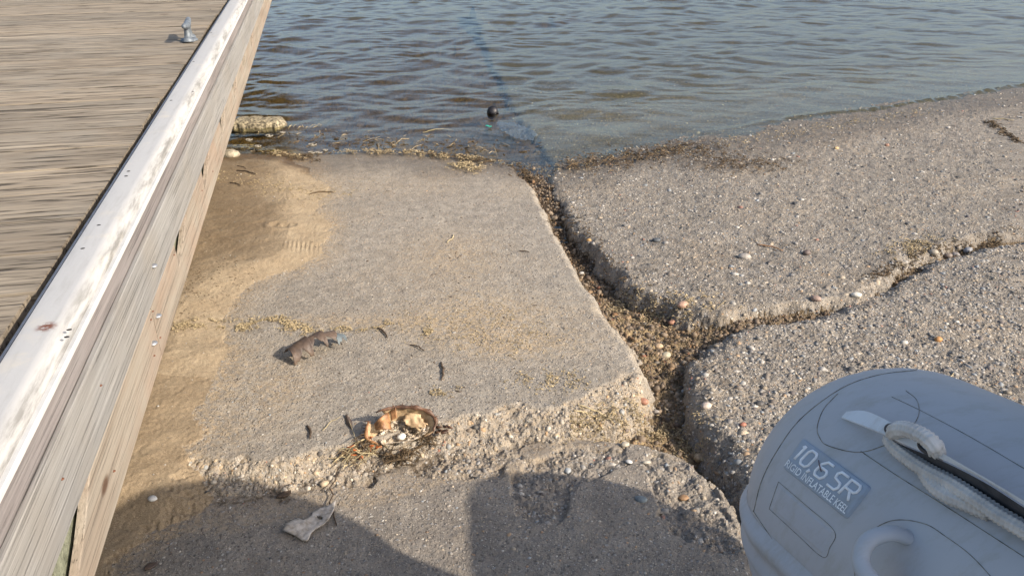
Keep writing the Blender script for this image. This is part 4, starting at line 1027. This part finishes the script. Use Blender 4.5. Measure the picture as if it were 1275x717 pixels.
stone(798, 622, 17, (.16, .19, .20), 'blue grey round stone set in the shaded slab', .35)
stone(851, 620, 14, (.28, .17, .09), 'brown round stone set in the shaded slab', .4)
stone(783, 575, 9, (.60, .60, .58), 'white pebble set in the shaded slab', .5)
stone(805, 576, 11, (.48, .45, .38), 'cream long pebble set in the shaded slab', .5, ar=.45)
stone(724, 342, 7, (.42, .40, .36), 'grey pebble lying in the upper part of the wide gap', .8)
stone(733, 300, 7, (.50, .30, .12), 'orange pebble at the top of the wide gap', .8)
stone(190, 621, 13, (.66, .65, .62), 'white chip at the end of the crack next to the sand', .5)
stone(871, 573, 16, (.42, .31, .19), 'tan crumbly stone at the edge of the deep slot', .9, ar=.9)
stone(287, 195, 26, None, 'rounded pale rock on the wet sand beside the dock', .62, mat=M['rock'], name='rock', group=None, cat='rock')
def chunk():
    a, b = WP(286, 157), WP(352, 158); c = (a+b)/2; L = (b-a).length
    V = []; F = []; nx_, nyy = 40, 14
    for j in range(nyy):
        an = 2*math.pi*j/nyy
        for i in range(nx_):
            u = i/(nx_-1); e = min(1, 6*u+.2, 6*(1-u)+.2)
            k = 1+.20*mnoise.noise(Vector((u*9, math.cos(an)*1.5, math.sin(an)*1.5)))+.16*mnoise.noise(Vector((u*30, math.cos(an)*4, math.sin(an)*4)))
            cy, cz_ = math.cos(an), math.sin(an); cy = math.copysign(abs(cy)**.5, cy); cz_ = math.copysign(abs(cz_)**.5, cz_)
            V.append(Vector(((u-.5)*L*1.05, cy*.11*e*k, cz_*.045*e*k)))
    for j in range(nyy):
        for i in range(nx_-1): F.append((j*nx_+i, j*nx_+i+1, ((j+1) % nyy)*nx_+i+1, ((j+1) % nyy)*nx_+i))
    F.append(tuple(j*nx_ for j in range(nyy))); F.append(tuple(j*nx_+nx_-1 for j in range(nyy-1, -1, -1)))
    o = obj('concrete_chunk', V, F, M['rockdark']); o.location = (c.x, c.y+.06, -.004); tag(o, 'long rough chunk of concrete lying in the shallow water at the dock', 'rock')
chunk()

# debris: countless flakes and strands
def strands(name, pts, n, spread, L, w_, mat, label, lift=.002, zf=None, up=.15, cat='debris', wat=False, mats=None):
    P = [(WP(*p) if wat else GP(*p)) for p in pts]; V = []; F = []
    seg = [(P[i+1]-P[i]).length for i in range(len(P)-1)] or [0]; tot = sum(seg)
    for q in range(n):
        if len(P) > 1:
            u = random.uniform(0, tot); i = 0
            while i < len(seg)-1 and u > seg[i]: u -= seg[i]; i += 1
            p = P[i].lerp(P[i+1], u/max(seg[i], 1e-6))
            cl = .5+.5*mnoise.noise(Vector((p.x*9, p.y*9, 3)))
        else: p = P[0].copy()
        x = p.x+random.gauss(0, spread); y = p.y+random.gauss(0, spread*.8)
        if mnoise.noise(Vector((x*16, y*16, 7))) < -.12: continue
        V.append((x, y))
    XY = np.array(V); hh = ground(XY[:, 0], XY[:, 1])[0]
    if wat: hh = np.maximum(hh, .0)
    n = len(XY); yaw = RNG.uniform(0, 2*np.pi, n); l = L*np.exp(RNG.normal(0, .45, n)); ww = w_*RNG.uniform(.5, 1.4, n); pit = RNG.normal(0, up, n)
    d = np.stack([np.cos(yaw)*np.cos(pit), np.sin(yaw)*np.cos(pit), np.sin(pit)], -1)*l[:, None]/2; s = np.stack([-np.sin(yaw), np.cos(yaw), RNG.normal(0, .4, n)], -1)*ww[:, None]/2
    c = np.stack([XY[:, 0], XY[:, 1], hh+lift*RNG.uniform(.3, 1.6, n)+np.abs(d[:, 2])*.6], -1); bnd = np.stack([s[:, 0]*2, s[:, 1]*2, np.abs(RNG.normal(0, .25, n))*l*.5], -1)
    zz = np.zeros((n, 3)); zz[:, 2] = ww*.45
    VV = np.stack([c-d-s*.4, c+bnd-s, c+d-s*.3, c+d+s*.3, c+bnd+s, c-d+s*.4], 1)
    VV = np.concatenate([VV, VV-zz[:, None, :]], 1)
    b = np.arange(n)[:, None]*12
    Fq = np.concatenate([b+np.array([[0, 1, 4, 5]]), b+np.array([[1, 2, 3, 4]]), b+np.array([[6, 11, 10, 7]]), b+np.array([[7, 10, 9, 8]]), b+np.array([[0, 6, 7, 1]]), b+np.array([[1, 7, 8, 2]]), b+np.array([[3, 9, 10, 4]]), b+np.array([[4, 10, 11, 5]])])
    me = np_mesh(name, VV.reshape(-1, 3), [Fq], mats or [mat], False)
    tag(link(bpy.data.objects.new(name, me)), label, cat, None, 'stuff')
W2 = M['straw2']
strands('seaweed_flakes', [(215, 408), (260, 402), (300, 408), (345, 398), (372, 410), (392, 413)], 1500, .028, .009, .003, W2, 'golden line of dry seaweed flakes across the sand onto the slab', .004)
strands('seaweed_flakes', [(415, 406), (440, 412), (480, 404), (490, 408)], 420, .018, .008, .003, W2, 'golden flakes beside the arched shell fragment', .004)
strands('seaweed_flakes', [(525, 412), (540, 415)], 170, .02, .008, .003, W2, 'small heap of golden flakes on the middle of the pale slab', .004)
strands('seaweed_flakes', [(520, 395), (560, 415), (640, 430), (660, 420), (600, 380)], 1100, .09, .006, .0025, W2, 'thinly scattered golden flakes on the pale slab', .002)
strands('seaweed_flakes', [(655, 470), (690, 478), (720, 470)], 350, .05, .007, .003, W2, 'golden flakes near the corner of the pale slab', .003)
strands('seaweed_flakes', [(545, 490), (560, 484)], 160, .02, .008, .003, W2, 'golden tuft above the crumbled slab edge', .004)
strands('seaweed_flakes', [(700, 528), (760, 530), (810, 530), (850, 548), (868, 566)], 1700, .04, .007, .003, W2, 'golden debris heaped between the pale slab and the near slab', .008)
strands('seaweed_flakes', [(1120, 318), (1140, 303), (1160, 300)], 500, .05, .010, .004, W2, 'golden flakes beside the right crack', .004)
strands('seaweed_flakes', [(240, 215), (320, 225), (380, 245), (430, 235)], 900, .10, .009, .003, W2, 'loose dry flakes on the upper sand', .002)
strands('seaweed_flakes', [(220, 395), (250, 350), (300, 330)], 500, .10, .006, .002, M['wrack'], 'fine dark flecks on the sand', .002)
strands('seaweed_wrack', [(380, 196), (430, 190), (500, 190), (560, 195), (600, 200), (640, 206), (665, 228)], 2600, .04, .014, .004, M['wrack'], 'dark brown seaweed along the water edge of the pale slab', .014)
strands('seaweed_wrack', [(430, 191), (500, 191), (560, 198), (640, 207)], 1500, .04, .012, .004, M['straw2'], 'golden seaweed along the water edge of the pale slab', .018)
strands('seaweed_wrack', [(575, 205), (588, 212)], 380, .05, .018, .005, M['straw2'], 'tangle of golden seaweed hanging over the pale slab', .012)
strands('seaweed_wrack', [(690, 212), (730, 205), (790, 196), (860, 183), (905, 205), (960, 207)], 1700, .15, .018, .005, M['wrack'], 'brown seaweed along the water edge of the pebbly slab', .012)
strands('seaweed_wrack', [(690, 215), (740, 200), (820, 190), (950, 172), (1080, 150), (1160, 138)], 900, .08, .012, .004, M['straw2'], 'pale seaweed scraps along the water edge of the pebbly slab', .008)
strands('seaweed_wrack', [(290, 185), (330, 190), (370, 196), (385, 200)], 500, .05, .03, .005, M['wrack'], 'dark strands on the wet sand near the dock', .006)
strands('seaweed_wrack', [(300, 180), (345, 192), (380, 198)], 260, .04, .03, .006, M['straw2'], 'pale strands on the wet sand near the dock', .008)
strands('seaweed_wrack', [(1230, 152), (1268, 178)], 260, .02, .022, .006, M['wrack'], 'dark seaweed in the crack at the far right', .006)
strands('seaweed_wrack', [(1090, 345), (1140, 318), (1200, 303), (1270, 292)], 900, .03, .012, .004, M['wrack'], 'dark debris in the right crack', .003)
strands('gap_debris', [(765, 375), (800, 398), (845, 395), (880, 400)], 700, .06, .014, .004, M['straw2'], 'dry stems and flakes in the gravel gap', .006)
strands('gap_debris', [(700, 270), (740, 340), (780, 385), (840, 420), (840, 480)], 1300, .05, .014, .004, M['wrack'], 'dark rotten stems in the gravel gap', .004)
strands('dry_grass', [(425, 572), (450, 566), (478, 560)], 60, .014, .045, .0026, M['straw'], 'tangled dry grass in the crack left of the crab shell', .010, up=.3)
strands('dry_grass', [(430, 574), (455, 566), (500, 578), (540, 545)], 220, .012, .035, .003, M['wrack'], 'dark rotten grass in the crack below the crab shell', .008, up=.3)
strands('leaf_bits', [(440, 568), (455, 560), (470, 566)], 9, .014, .018, .008, M['orangebit'], 'orange leaf bits in the dry grass', .018, up=.4)
strands('seaweed_wrack', [(340, 162), (420, 168), (520, 178), (620, 190)], 90, .12, .05, .004, M['straw2'], 'thin pale stems floating off the pale slab', .004, wat=True)
strands('seaweed_wrack', [(380, 172), (450, 178), (560, 182), (640, 186)], 260, .12, .035, .006, M['wrack'], 'dark stems floating off the pale slab', .002, wat=True)
strands('shell_flecks', [(520, 240), (560, 300), (620, 350), (450, 330)], 500, .30, .005, .003, M['shell_grey'], 'tiny pale shell flecks on the pale slab', .001)
strands('bark_flecks', [(450, 240), (560, 300), (700, 400), (450, 460), (600, 500)], 380, .35, .008, .003, M['bark'], 'tiny dark flecks on the pale slab', .001)
strands('seaweed_wrack', [(700, 210), (780, 200), (870, 182)], 130, .06, .09, .005, M['wrack'], 'long dark eelgrass blades on the edge of the pebbly slab', .008)
strands('seaweed_wrack', [(420, 192), (520, 192), (600, 202), (650, 214)], 110, .03, .07, .004, M['wrack'], 'long dark eelgrass blades on the edge of the pale slab', .012)
# foam rings
mb = MB()
for (px, py, w_) in ((352, 165, 8), (335, 169, 11), (310, 174, 10), (321, 182, 9), (389, 180, 12), (388, 190, 10), (397, 190, 9), (405, 187, 7)):
    p = WP(px, py, max(0, gz(WP(px, py).x, WP(px, py).y))+.004); r = w_/2*.0045
    mb.add(tube_data([p+Vector((r*math.cos(a)*(1+.15*math.sin(3*a)), r*1.0*math.sin(a), 0)) for a in np.linspace(0, 2*math.pi, 18)], .0028, 6, caps=False))
    mb.add([(p+Vector((v[0]*r*.5, v[1]*r*.5, v[2]*.004))) for v in ICV] and ([p+Vector((v[0]*r*.35, v[1]*r*.35, v[2]*.004)) for v in ICV], [tuple(f) for f in ICF]))
tag(mb.build('foam', M['foam']), 'rings of pale foam on the wet sand', 'foam', None, 'stuff')
# floating cap and film
def bottle():
    c = WP(613, 142); t = empty('plastic_bottle', c, 0, label='black round bottle cap sticking out of the shallow water', cat='bottle')
    V = []; F = []
    prof_ = [(0, .045), (.022, .044), (.036, .036), (.042, .020), (.042, -.02), (.036, -.05), (.030, -.09)]
    n = 24; q = Vector((.15, -.75, .55)).normalized().to_track_quat('Z', 'Y')
    for (r, z) in prof_:
        for k in range(n): V.append(q @ Vector((max(r, .001)*math.cos(2*math.pi*k/n)*(1+.02*(k % 2)), max(r, .001)*math.sin(2*math.pi*k/n), z)))
    for i in range(len(prof_)-1):
        for k in range(n): F.append((i*n+k, (i+1)*n+k, (i+1)*n+(k+1) % n, i*n+(k+1) % n))
    F.append(tuple(range(n)))
    o = obj('cap', V, F, M['black'], t); o.location = (0, 0, .018)
    p = Vector((.045, -.02, .012)); obj('latch', [p+Vector(v)*.011 for v in ICV2], ICF2, M['black'], t)
bottle()
def film_():
    A, B = WP(626, 154), WP(662, 178); c = (A+B)/2; d = (B-A)
    def fn(u, v):
        p = A-c+d*u+Vector((.9, .35, 0)).normalized()*(v-.5)*.24
        return (p.x, p.y, .014+.030*mnoise.noise(Vector((p.x*9, p.y*9, 1)))+.016*abs(mnoise.noise(Vector((p.x*28, p.y*28, 4)))))
    o = sheet('plastic_bag', fn, 70, 50, M['film'], None, .0006, c, keep=lambda u, v: (abs(u-.5)*2)**2.2+(abs(v-.5)*2)**2+.5*mnoise.noise(Vector((u*5, v*5, 2))) < .85)
    tag(o, 'crumpled clear plastic bag awash beyond the end of the wide gap', 'plastic bag')
    g = WP(608, 157, .012); o = sheet('plastic_scrap', lambda u, v: (.05*(u-.5), .03*(v-.5), .004*math.sin(u*6)), 6, 4, M['teal'], None, .001, g); tag(o, 'tiny green plastic scrap beside the crumpled bag', 'plastic scrap')
film_()
